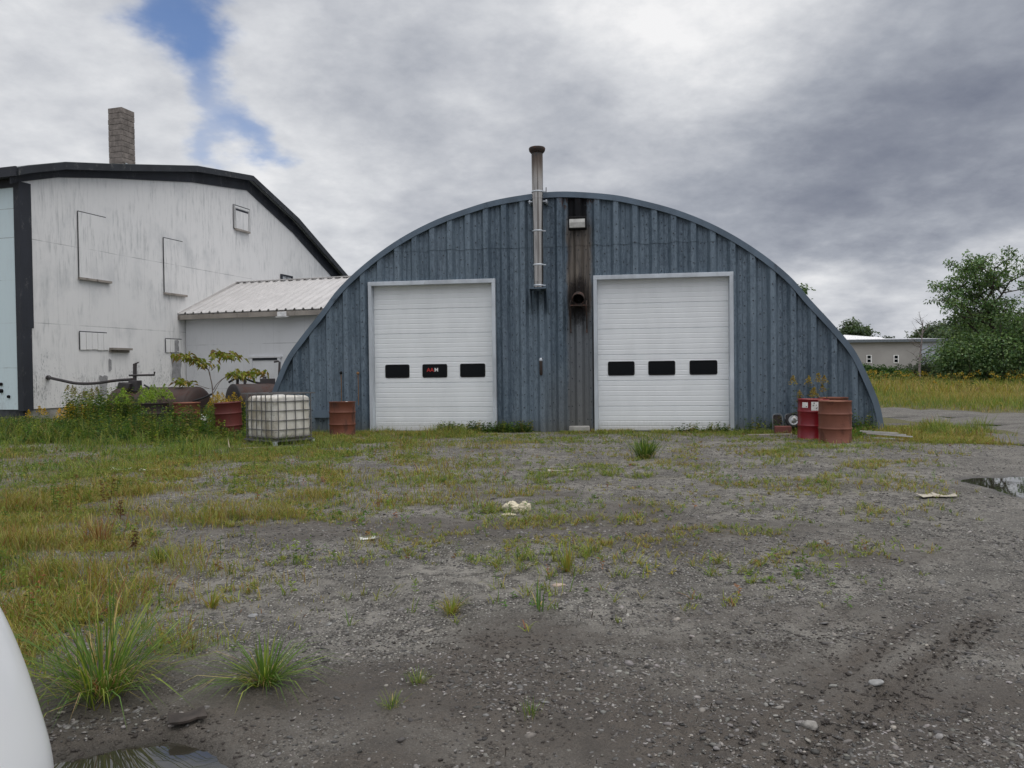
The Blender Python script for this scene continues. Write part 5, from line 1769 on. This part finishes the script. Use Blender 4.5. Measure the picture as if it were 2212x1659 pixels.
def dock(label, px, py, h, seed):
    p = gnd(px, py); r_ = np.random.default_rng(seed); n = 3
    P = np.stack([r_.normal(0, .02, n), r_.normal(0, .02, n), np.zeros(n)], -1)
    C = palette(r_, n, [np.array([.15, .085, .045]), np.array([.18, .11, .055])], [1, 1])
    V, T_, C = join(stems(P, h * r_.uniform(.7, 1.1, n), 13, .055, C, r_, .34, .6, .35, True, .006, 1.0, .3, .5))
    o = raw('dock_plant', V, T_, M_LEAF, C); o.location = (p.x, p.y, 0)
    return tag(o, label, 'weed', 'brown dock plants gone to seed')


dock('taller brown seeded dock plant at the left edge of the gravel', 232, 1103, .46, 3)
dock('shorter brown dock plant to the right of the taller one', 262, 1125, .30, 5)
dock('leaning brown dock stalk among the grass nearer the camera', 300, 1195, .28, 8)


# ------------------------------------------------------------------ goldenrod
def goldenrod(label, x, y, h, seed, n=6, fl=1.0, spread=.16, gcol=GOLD, up=1.0):
    r_ = np.random.default_rng(seed)
    root = thing('goldenrod', label, 'flower', (x, y, 0), 0, 'goldenrod plants in flower')
    P = np.stack([r_.normal(0, spread, n), r_.normal(0, spread, n), np.zeros(n)], -1)
    H = h * r_.uniform(.78, 1.05, n)
    C = palette(r_, n, [GREEN, DEEP, np.array([.09, .15, .06])], [3, 2, 2])
    st = stems(P, H, 20, .10, C, r_, .18, 1.0, .12, True, .007, .9, .12, .3)
    V, T_, Cc = join(st)
    raw('stem', V, T_, M_LEAF, Cc, root)
    for i in range(n):                                    # each stem carries a flower head of its own
        m = int(170 * fl)
        a = r_.uniform(0, 2 * np.pi, m); q = r_.random(m)
        tip = P[i] + np.array([0, 0, H[i] * .97])
        rr = .15 * fl * (1 - q) ** .8 * r_.random(m) ** .5
        base = tip + np.stack([np.cos(a) * rr, np.sin(a) * rr, (q - .75) * .26 * fl], -1)
        D = r_.normal(0, 1, (m, 3)); D[:, 2] += .5
        L = r_.uniform(.018, .042, m)
        V, T_, Cc = leaves(base, D, L, L * .8, palette(r_, m, [gcol, gcol * .8, gcol * np.array([.8, .95, .9])], [3, 2, 2]), 0, 3)
        raw('flower_head', V, T_, M_LEAF, Cc, root)
    return root


pp = lambda px, Y: (px - 1106) / 1661 * Y
goldenrod('goldenrod with the fullest yellow head, against the barn footing', pp(148, 20.8), 20.8, .80, 1, 9, 1.5, .15, np.array([.80, .50, .03]))
goldenrod('goldenrod with wide yellow heads left of the oil tank', pp(198, 20.9), 20.9, .76, 2, 12, 1.4, .28, np.array([.75, .46, .03]))
goldenrod('small goldenrod by the dark corner post of the barn', pp(82, 22.0), 22.0, .78, 3, 3, .8, .1)
goldenrod('tall pale goldenrod gone to seed against the white barn wall', pp(165, 21.9), 21.9, 1.32, 4, 5, .7, .16, np.array([.30, .25, .08]))
goldenrod('tall pale seeded goldenrod just left of the oil tank end', pp(205, 21.9), 21.9, 1.28, 41, 5, .7, .16, np.array([.30, .25, .08]))
goldenrod('goldenrod flowering behind the maroon drum', pp(484, 20.6), 20.6, 1.10, 5, 12, 1.1, .24, np.array([.50, .33, .04]))
goldenrod('tall goldenrod rising behind the red drum', pp(1750, 18.4), 18.4, 1.42, 6, 5, .85, .13, np.array([.40, .28, .05]))
goldenrod('slim goldenrod behind the salmon drum, right of the tall one', pp(1776, 18.6), 18.6, 1.40, 7, 2, .7, .08, np.array([.38, .26, .05]))
goldenrod('short goldenrod left of the red drum beside the wheel', pp(1734, 18.6), 18.6, 1.05, 8, 2, .7, .06, np.array([.38, .26, .05]))
goldenrod('bright green budding goldenrod growing up before the left oil tank', pp(305, 20.6), 20.6, 1.30, 9, 18, .8, .36, np.array([.30, .42, .06]))
goldenrod('lime budding goldenrod in front of the middle of the oil tank', pp(350, 20.6), 20.6, 1.34, 10, 10, .7, .26, np.array([.28, .38, .06]))
p0 = pp(438, 18.8)
r_ = np.random.default_rng(4)
root = thing('phlox', 'leafy plant with a small white flower head among the weeds', 'flower', (p0, 18.8, 0))
V, T_, Cc = join(stems(np.stack([r_.normal(0, .14, 14), r_.normal(0, .14, 14), np.zeros(14)], -1), r_.uniform(.3, .55, 14), 16, .10, palette(r_, 14, [GREEN, np.array([.07, .17, .05])], [1, 1]), r_, .3))
raw('stem', V, T_, M_LEAF, Cc, root)
base = r_.normal(0, .05, (60, 3)) + np.array([.03, -.05, .56]); D = r_.normal(0, 1, (60, 3)); L = r_.uniform(.02, .035, 60)
V, T_, Cc = leaves(base, D, L, L * .9, palette(r_, 60, [np.array([.72, .72, .75])], [1]), 0)
raw('flower_head', V, T_, M_LEAF, Cc, root)

# goldenrod standing all through the far field
N = 2600
x = r.uniform(11, 62, N); y = r.uniform(38, 76, N)
ok = (r.random(N) < sstep(fbm(x * .14, y * .2, 51, 3), .38, .6) * sstep(y, 38, 52)); x, y = x[ok], y[ok]; n = len(x)
H = r.uniform(.7, 1.25, n); P = np.stack([x, y, np.zeros(n)], -1)
pr = stems(P, H, 10, .2, palette(r, n, [GREEN, DEEP, OLIVE], [3, 2, 2]), r, .25, 1, .1, True, .02)
idx = np.repeat(np.arange(n), 16)
base = P[idx] + np.stack([r.normal(0, .09, n * 16), r.normal(0, .09, n * 16), H[idx] * r.uniform(.85, 1.05, n * 16)], -1)
L = r.uniform(.05, .11, n * 16)
fl_ok = np.repeat(r.random(n) < .6, 16)
Cg = np.where(fl_ok[:, None], palette(r, n * 16, [GOLD * .85, np.array([.33, .24, .04])], [1, 1]), palette(r, n * 16, [GREEN, OLIVE], [1, 1]))
pr.append(leaves(base, r.normal(0, 1, (n * 16, 3)) + np.array([0, 0, .4]), L, L * .8, Cg, 0))
V, T_, C = join(pr)
tag(raw('field_goldenrod', V, T_, M_LEAF, C), kind='stuff')

# ------------------------------------------------------------------ the sumac sapling between the tanks
SY = 21.7
sap = thing('sumac_sapling', 'spindly sapling with flat yellow green leaf sprays growing between the tanks', 'sapling', (pp(461, SY), SY, 0))
off = Vector(sap.location)


def sp_(px, py, Y=SY): return at(px, py, Y) - off


q = MB()
BR = [[(461, 900), (459, 842), (455, 818), (451, 801), (440, 788), (424, 778), (405, 770), (380, 768)], [(455, 818), (451, 801), (455, 785), (457, 770), (470, 763), (490, 768), (508, 770)],
      [(461, 842), (470, 828), (488, 814), (512, 810), (540, 806), (562, 806)], [(461, 850), (478, 822), (496, 812), (510, 804)], [(452, 840), (430, 833), (405, 826), (384, 824)], [(456, 800), (466, 792), (472, 786)]]
LP = []
for i, b_ in enumerate(BR):
    P = [sp_(px, py, SY + .25 * math.sin(i * 2 + j * .4)) for j, (px, py) in enumerate(b_)]
    if i == 0: P[0] = Vector((0, 0, 0))
    P = [Vector(v) for v in catmull(P, 4)]
    q.tube(P, [max(.004, .019 * (1 - .8 * k / len(P)) * (1 if i == 0 else .55)) for k in range(len(P))], 6)
    LP.append(P)
q.build('trunk', simple('grey_brown_bark', (.16, .13, .11), .85, 0, .3, 10), sap)
r_ = np.random.default_rng(9)
bs, ds, ls = [], [], []
for i, (f0, cnt) in enumerate(((.50, 150), (.55, 115), (.52, 110), (.7, 26), (.45, 55), (.6, 8))):
    P = LP[i]
    for _ in range(cnt):
        t = f0 + (1 - f0) * r_.random()
        p = P[min(len(P) - 1, int(t * len(P)))]
        bs.append((p.x + r_.normal(0, .09), p.y + r_.normal(0, .16), p.z + r_.normal(0, .045))); ds.append((r_.normal(0, 1), r_.normal(0, .8), -.15 + r_.normal(0, .3))); ls.append(r_.uniform(.10, .20))
ls = np.array(ls)
V, T_, Cc = leaves(np.array(bs), np.array(ds), ls, ls * .5, palette(r_, len(bs), [np.array([.24, .25, .045]), np.array([.16, .21, .04]), np.array([.28, .20, .05]), np.array([.18, .11, .04])], [4, 3, 2, 1]), .45, 2)
raw('foliage', V, T_, M_LEAF, Cc, sap)


# ================================================================== TREES
def tree(name, label, cat, x, y, h, spread, nleaf, leaf, seed, cols, wts, trunk_h=.25, trunk_r=.16, levels=3, crown=None, group=None, clump=.55, sparse=1.0, lean=0.0, nb=(5, 5, 4), z0=0.0, drop=0.0):
    """tapered trunk, forking limbs and a crown of separate leaves clustered round the twig ends"""
    rg = random.Random(seed); r_ = np.random.default_rng(seed)
    root = thing(name, label, cat, (x, y, z0), 0, group)
    q = MB(); ends = []

    def grow(p, d, L, rad, lev):
        pts = [p]; dd = d.copy(); n_ = 4
        for i in range(n_):
            dd = (dd + Vector((rg.gauss(0, .16), rg.gauss(0, .16), rg.gauss(.03, .10)))).normalized()
            pts.append(pts[-1] + dd * L / n_)
        q.tube(pts, [rad * (1 - .6 * i / n_) for i in range(n_ + 1)], 7 if lev == 0 else 5, 0, False)
        if lev >= levels:
            ends.append((pts[-1], L)); ends.append((pts[-3], L)); return
        k = nb[lev]
        for i in range(k):
            t = (trunk_h if lev == 0 else .30) + (1 - (trunk_h if lev == 0 else .30)) * (i + rg.random() * .8) / k
            t = min(t, .999)
            b_ = pts[int(t * n_)].lerp(pts[min(int(t * n_) + 1, n_)], t * n_ - int(t * n_))
            az = i * 2.4 + rg.random() * .9 + lev
            el = rg.uniform(.15, .85) if lev == 0 else rg.uniform(-.25, .7)
            nd_ = Vector((math.cos(az) * math.cos(el), math.sin(az) * math.cos(el), math.sin(el) - drop))
            nd_ = (nd_ + dd * .35).normalized()
            frac = (1.05 - .5 * t) if lev == 0 else .62
            grow(b_, nd_, (spread * frac if lev == 0 else L * .58), rad * (.5 if lev == 0 else .55), lev + 1)
        ends.append((pts[-1], L * .4 if lev == 0 else L))

    grow(Vector((0, 0, -.1)), Vector((lean, 0, 1)).normalized(), h * .86, trunk_r, 0)
    q.build('trunk', simple('bark_%s_%d' % (name, seed), (.075, .062, .052), .9, 0, .3, 4), root)
    E = np.array([e[0][:] for e in ends]); n_e = len(E)
    i = r_.integers(0, n_e, nleaf)
    sc = clump * np.array([min(max(e[1], .5), 2.2) for e in ends])[i]
    off_ = r_.normal(0, 1, (nleaf, 3)); off_ /= np.linalg.norm(off_, axis=1, keepdims=True)
    off_ *= (r_.random(nleaf) ** .45)[:, None] * sc[:, None] * np.array([1, 1, .55])
    Bp = E[i] + off_
    Bp[:, 2] = np.maximum(Bp[:, 2], .05)
    D = off_ / np.maximum(sc[:, None], .1) + r_.normal(0, .7, (nleaf, 3)); D[:, 2] -= .1
    L = leaf * r_.uniform(.6, 1.25, nleaf)
    cshade = r_.uniform(.78, 1.22, n_e)[i][:, None]
    C = np.clip(palette(r_, nleaf, cols, wts) * cshade, 0, 1)
    V, T_, C = leaves(Bp, D, L, L * .55, C, .25, seed)
    raw('crown', V, T_, M_LEAF, C, root)
    return root


TG = [np.array([.115, .195, .085]), np.array([.155, .24, .10]), np.array([.20, .28, .12]), np.array([.075, .13, .062])]
TW_ = [4, 4, 2, 3]


def bush(name, label, cat, x, y, w, d_, h, nleaf, leaf, seed, cols=TG, wts=TW_, group=None, nclump=26):
    """many-stemmed bush: stems fan from the ground, leaves cluster on their upper ends"""
    rg = random.Random(seed); r_ = np.random.default_rng(seed)
    root = thing(name, label, cat, (x, y, 0), 0, group)
    q = MB(); E = []
    for i in range(nclump):
        a = rg.uniform(0, 6.283); rr = rg.random() ** .5
        top = Vector((math.cos(a) * rr * w / 2, math.sin(a) * rr * d_ / 2, h * (1 - .45 * rr * rr) * rg.uniform(.55, 1.0)))
        base = Vector((top.x * .35, top.y * .35, -.1))
        midp = base.lerp(top, .5) + Vector((top.x * .12, top.y * .12, 0))
        q.tube([base, midp, top], [.05 * h / 3, .035 * h / 3, .01], 5, 0, False)
        for t in (.45, .72, 1.0):
            E.append((base.lerp(midp, t * 2) if t < .5 else midp.lerp(top, t * 2 - 1), h * .16 * rg.uniform(.8, 1.5)))
    q.build('stems', simple('shrub_bark_%d' % seed, (.07, .06, .05), .9), root)
    n_e = len(E); i = r_.integers(0, n_e, nleaf)
    Ep = np.array([e[0][:] for e in E]); sc = np.array([e[1] for e in E])[i]
    off_ = r_.normal(0, 1, (nleaf, 3)); off_ /= np.linalg.norm(off_, axis=1, keepdims=True)
    off_ *= (r_.random(nleaf) ** .4)[:, None] * sc[:, None] * np.array([1.25, 1.25, .8])
    Bp = Ep[i] + off_; Bp[:, 2] = np.maximum(Bp[:, 2], .03)
    D = off_ + r_.normal(0, .5, (nleaf, 3)) * sc[:, None]
    L = leaf * r_.uniform(.6, 1.3, nleaf)
    C = np.clip(palette(r_, nleaf, cols, wts) * r_.uniform(.75, 1.25, n_e)[i][:, None], 0, 1)
    V, T_, C = leaves(Bp, D, L, L * .6, C, .2, seed)
    raw('crown', V, T_, M_LEAF, C, root)
    return root


# the big open tree at the right and the dense growth under it
tree('ash_tree', 'tall airy tree with open feathery crown rising over dense shrubs', 'tree', pp(2178, 58), 58, 9.7, 4.5, 9500, .23, 5, TG, TW_, .26, .19, 3, None, None, .46, lean=.02, nb=(9, 5, 4))
bt = 'dense leafy growth below the tall tree'
bush('shrub', 'broad dark shrub at the left foot of the tall tree', 'shrub', pp(2105, 55), 55, 5.0, 4.5, 4.4, 15000, .20, 31, TG, TW_, bt, 40)
bush('shrub', 'very tall dense shrub at the right frame edge under the tree', 'shrub', pp(2195, 54), 54, 5.4, 5, 5.4, 17000, .20, 32, TG, TW_, bt, 44)
bush('shrub', 'leafy mass standing behind the dark shrubs, below the tree crown', 'shrub', pp(2150, 60), 60, 6.5, 5, 5.6, 15000, .22, 33, TG, TW_, bt, 44)
bush('shrub', 'dense shrub beyond the right edge of the tree', 'shrub', pp(2270, 56), 56, 6, 5, 6.4, 12000, .24, 34, TG, TW_, bt, 40)
# greyer bushes and hedge before the long grey building
GH = [np.array([.07, .10, .06]), np.array([.05, .075, .045]), np.array([.09, .11, .07])]
bush('grey_bush', 'grey green bush covering the right end of the grey building', 'shrub', pp(2022, 74), 74, 4.2, 4, 3.0, 8000, .17, 41, GH, [2, 2, 1], 'bushes before the grey building', 34)
bush('grey_bush', 'low grey green bush between dead tree and vines', 'shrub', pp(1962, 76), 76, 4.0, 3, 1.8, 4500, .17, 42, GH, [2, 2, 1], 'bushes before the grey building', 28)
VG = [np.array([.055, .125, .025]), np.array([.04, .09, .022]), np.array([.09, .15, .05])]
bush('vine_thicket', 'bright green vine thicket below the building windows, nearer the quonset', 'shrub', pp(1868, 74), 74, 4.6, 3, 1.75, 6500, .22, 43, VG, [3, 3, 1], 'vine thickets before the grey building', 34)
bush('vine_thicket', 'bright green vine thicket under the right building window', 'shrub', pp(1915, 73), 73, 4.4, 3, 1.75, 6500, .22, 44, VG, [3, 3, 1], 'vine thickets before the grey building', 34)
# dead tree
rg = random.Random(8)
dt = thing('dead_tree', 'thin leafless grey tree standing before the grey building', 'tree', (pp(1988, 72), 72, 0))
q = MB()


def twig(p, d, L, rad, lev):
    pts = [p]
    for i in range(5):
        d = (d + Vector((rg.gauss(0, .12), rg.gauss(0, .1), rg.gauss(.04, .08)))).normalized(); pts.append(pts[-1] + d * L / 5)
    q.tube(pts, [rad * (1 - .75 * i / 5) for i in range(6)], 5, 0, False)
    if lev < 3:
        for i in range(13 if lev == 0 else 4):
            t = rg.uniform(.35, .98) if lev == 0 else rg.uniform(.3, .95)
            a = rg.uniform(0, 6.283); b_ = pts[int(t * 5)].lerp(pts[min(5, int(t * 5) + 1)], t * 5 % 1)
            twig(b_, Vector((math.cos(a), math.sin(a), rg.uniform(.1, .9))).normalized(), L * (.24 if lev == 0 else .5) * rg.uniform(.6, 1.2), rad * .32, lev + 1)


twig(Vector((0, 0, -.1)), Vector((.02, 0, 1)), 6.4, .13, 0)
q.build('trunk', simple('dead_grey_bark', (.17, .145, .14), .9, 0, .3, 4), dt)
# trees far behind
bgT = 'trees far behind the grey building'
FT = [np.array([.085, .125, .07]), np.array([.11, .15, .085]), np.array([.07, .10, .065])]
tree('broadleaf_tree', 'rounded bright tree above the grey roof, nearest the quonset edge', 'tree', pp(1864, 150), 150, 9.4, 4.6, 6500, .62, 61, FT, [3, 3, 2], .2, .3, 2, None, bgT, .75, nb=(9, 6, 4))
tree('broadleaf_tree', 'lower tree touching the quonset edge above the grey building', 'tree', pp(1832, 155), 155, 8.2, 4.2, 4500, .62, 62, FT, [3, 3, 2], .2, .3, 2, None, bgT, .75, nb=(9, 6, 4))
tree('broadleaf_tree', 'small dark tree peeking over the middle of the grey roof', 'tree', pp(1929, 170), 170, 7.6, 3.2, 3500, .6, 63, [FT[2] * .8], [1], .2, .3, 2, None, bgT, .7, nb=(8, 6, 4))
for i, (px, Y, h, lab) in enumerate(((2000, 140, 6.3, 'spreading tree behind the right end of the grey roof'), (2045, 120, 6.4, 'tree filling the gap between grey building and tall tree'),
                                    (2078, 100, 6.6, 'dark tree standing behind the left side of the tall tree'), (2150, 125, 9.5, 'far tree seen through the crown of the tall tree'), (2240, 130, 10, 'far tree at the right frame edge behind the shrubs'))):
    tree('broadleaf_tree', lab, 'tree', pp(px, Y), Y, h, 4.8, 6500, .55, 70 + i, FT, [3, 3, 2], .15, .3, 2, None, bgT, .8, nb=(10, 6, 4))
tree('leafy_tree', 'tree behind the quonset, its top showing past the roof curve', 'tree', pp(1690, 56), 56, 8.6, 3.2, 6500, .26, 91, TG, TW_, .3, .16, 3, None, None, .5, nb=(7, 5, 4))
# a far wood closing the horizon
x = np.concatenate([r.uniform(-420, 420, 9000)]); y = r.uniform(260, 330, 9000)
z = r.random(9000) * (7 + 4 * fbm(x * .05, y * .01, 5, 3))
L = r.uniform(1.2, 2.6, 9000)
V, T_, C = leaves(np.stack([x, y, z], -1), r.normal(0, 1, (9000, 3)), L, L * .8, palette(r, 9000, [np.array([.05, .075, .055]), np.array([.04, .06, .05])], [1, 1]), .1)
tag(raw('far_wood', V, T_, M_LEAF, C), kind='stuff')

# ================================================================== LONG GREY BUILDING
BY = 96.0
x0, x1 = pp(1640, BY), pp(2038, BY)
zt = at(1930, 737, BY).z
G = thing('grey_building', 'long low grey building with two white framed windows beyond the field', 'building', (x0, BY, 0))
Lw = x1 - x0
xs_ = pp(1988, BY) - x0
M_GB = simple('warm_grey_siding', (.36, .345, .33), .85, 0, .08, .4)
M_GB2 = simple('pale_blue_siding', (.42, .46, .52), .8, 0, .06, .4)
q = MB(); q.box(0, xs_, 0, 14, -.5, zt); G1 = q.build('wall', M_GB, G)
q = MB(); q.box(xs_ + .001, Lw, .01, 14.01, -.5, zt - .002); q.build('end_bay', M_GB2, G)
q = MB(); q.box(Lw - .12, Lw + .05, -.06, .008, -.5, zt); q.build('corner_trim', M_WLET, G)
q = MB()
q.box(-.3, Lw + .3, -.45, -.05, zt - .12, zt + .22); q.build('eave_board', simple('slate_fascia', (.13, .15, .17), .7), G)
q = MB(); q.add([(-.3, -.45, zt + .225), (Lw + .3, -.45, zt + .225), (Lw + .3, 7, zt + .60), (-.3, 7, zt + .60), (Lw + .3, 14.4, zt + .22), (-.3, 14.4, zt + .22)], [(0, 1, 2, 3), (3, 2, 4, 5)])
rfg = q.build('roof', simple('pale_roof_membrane', (.52, .53, .55), .5), G)
a = pp(1834, BY) - x0; b_ = pp(1932, BY) - x0
q = MB(); q.add([(a, 2, zt + .36), (b_, 2, zt + .36), (b_ - .5, 2.6, zt + .60), (a + .6, 2.6, zt + .98), (a, 8, zt + .6), (b_, 8, zt + .55)], [(0, 1, 2, 3), (3, 2, 5, 4), (0, 3, 4), (1, 5, 2)])
q.build('roof_hatch', M_WLET, rfg)
for px in (1877, 1935.5):
    c = at(px, 775.5, BY); cx = c.x - x0; cz = c.z
    q = MB(); q.box(cx - .22, cx + .22, -.03, -.012, cz - .42, cz + .42); wn = q.build('window', M_GLASS, G)
    q = MB()
    for (a_, e_, c0, c1) in ((-.33, -.22, -.5, .5), (.22, .33, -.5, .5), (-.22, .22, .42, .5), (-.22, .22, -.5, -.42), (-.22, .22, -.05, .05)):
        q.box(cx + a_, cx + e_, -.06, -.010, cz + c0, cz + c1)
    q.build('window_frame', M_WLET, wn)

# ================================================================== THE WHITE CAR at the left edge
CARX, CARY = -2.19, 2.16
K = thing('parked_car', 'white car parked beside the camera, only its rounded front corner showing', 'car', (CARX, CARY - 2.2, 0))


def car_paint():
    m, nt, p = new_mat('white_car_paint')
    p.inputs['Base Color'].default_value = (.82, .84, .85, 1)
    p.inputs['Roughness'].default_value = .3
    p.inputs['Coat Weight'].default_value = .6
    p.inputs['Coat Roughness'].default_value = .08
    return m


M_CAR = car_paint()
# lofted body: rings of (x half width, z) along y; local y = 0 mid, front at +2.2
RING = [(.80, .28), (.93, .36), (.99, .46), (1.0, .58), (.96, .72), (.915, .86), (.865, 1.0), (.815, 1.09), (.72, 1.15), (.5, 1.19), (0, 1.20)]
ST = [(-2.3, .86, .80, .1), (-2.22, .95, .92, .03), (-1.9, 1.0, 1.0, 0), (-1.0, 1.0, 1.0, 0), (0, 1.0, 1.0, 0), (1.0, 1.0, 1.0, 0), (1.6, 1.0, 1.0, 0), (1.95, .985, .995, 0), (2.10, .955, .985, .01), (2.17, .90, .98, .03), (2.2, .80, .93, .07), (2.215, .60, .85, .12)]
q = MB(); V = []
for y_, sx, sz, lift in ST:
    ring = [(x * sx, y_, .34 + lift + (z - .34) * sz - (lift if z > .9 else 0)) for x, z in RING]
    V += ring + [(-x, yy_, z) for (x, yy_, z) in ring[-2::-1]]
k = 2 * len(RING) - 1
q.add(V, [(j * k + i, j * k + i + 1, (j + 1) * k + i + 1, (j + 1) * k + i) for j in range(len(ST) - 1) for i in range(k - 1)] + [tuple(range(k)), tuple((len(ST) - 1) * k + i for i in range(k - 1, -1, -1))]
      + [(j * k, (j + 1) * k, (j + 1) * k + k - 1, j * k + k - 1) for j in range(len(ST) - 1)], 0, True)
q.build('body', M_CAR, K, 0, 2)
q = MB(); V = []
CAB = [(.88, 1.10), (.80, 1.40), (.70, 1.66), (.40, 1.73), (0, 1.74)]
for y_, s, zs in ((-2.0, .92, .0), (-1.75, .95, .75), (-1.3, .98, 1.0), (.1, .98, 1.0), (.55, .96, .72), (1.05, .94, .0)):
    ring = [(x * s, y_, 1.06 + (z - 1.06) * max(zs, .06)) for x, z in CAB]
    V += ring + [(-x, yy_, z) for (x, yy_, z) in ring[-2::-1]]
k = 2 * len(CAB) - 1
q.add(V, [(j * k + i, j * k + i + 1, (j + 1) * k + i + 1, (j + 1) * k + i) for j in range(5) for i in range(k - 1)], 0, True)
q.build('cabin', M_CAR, K, 0, 1)
for s in (-1, 1):
    q = MB(); q.add([(s * .872, -1.6, 1.17), (s * .872, .75, 1.17), (s * .80, .25, 1.52), (s * .80, -1.45, 1.52)], [(0, 1, 2, 3)]); q.build('side_window', M_GLASS, K)
    q = MB(); q.lathe([(.001, -.02), (.10, -.02), (.12, 0), (.10, .03), (.001, .04)], 20, 0, (s * .25, 1, .1), (s * .62, 2.16, .80)); q.build('headlight', simple('headlight_glass', (.5, .5, .52), .1), K)
    for y_ in (-1.4, 1.35):
        q = MB(); q.lathe([(.20, -.11), (.31, -.11), (.335, -.08), (.335, .08), (.31, .11), (.20, .11)], 30, 0, (s, 0, 0), (s * .86, y_, .335)); wl = q.build('wheel', M_RUBBER, K)
        q = MB(); q.lathe([(.20, .10), (.19, .06), (.06, .07), (.001, .08)], 20, 0, (s, 0, 0), (s * .86, y_, .335)); q.build('rim', M_ALU, wl)
q = MB(); q.add([(-.78, .98, 1.18), (.78, .98, 1.18), (.68, .28, 1.62), (-.68, .28, 1.62)], [(0, 1, 2, 3)]); q.build('windscreen', M_GLASS, K)
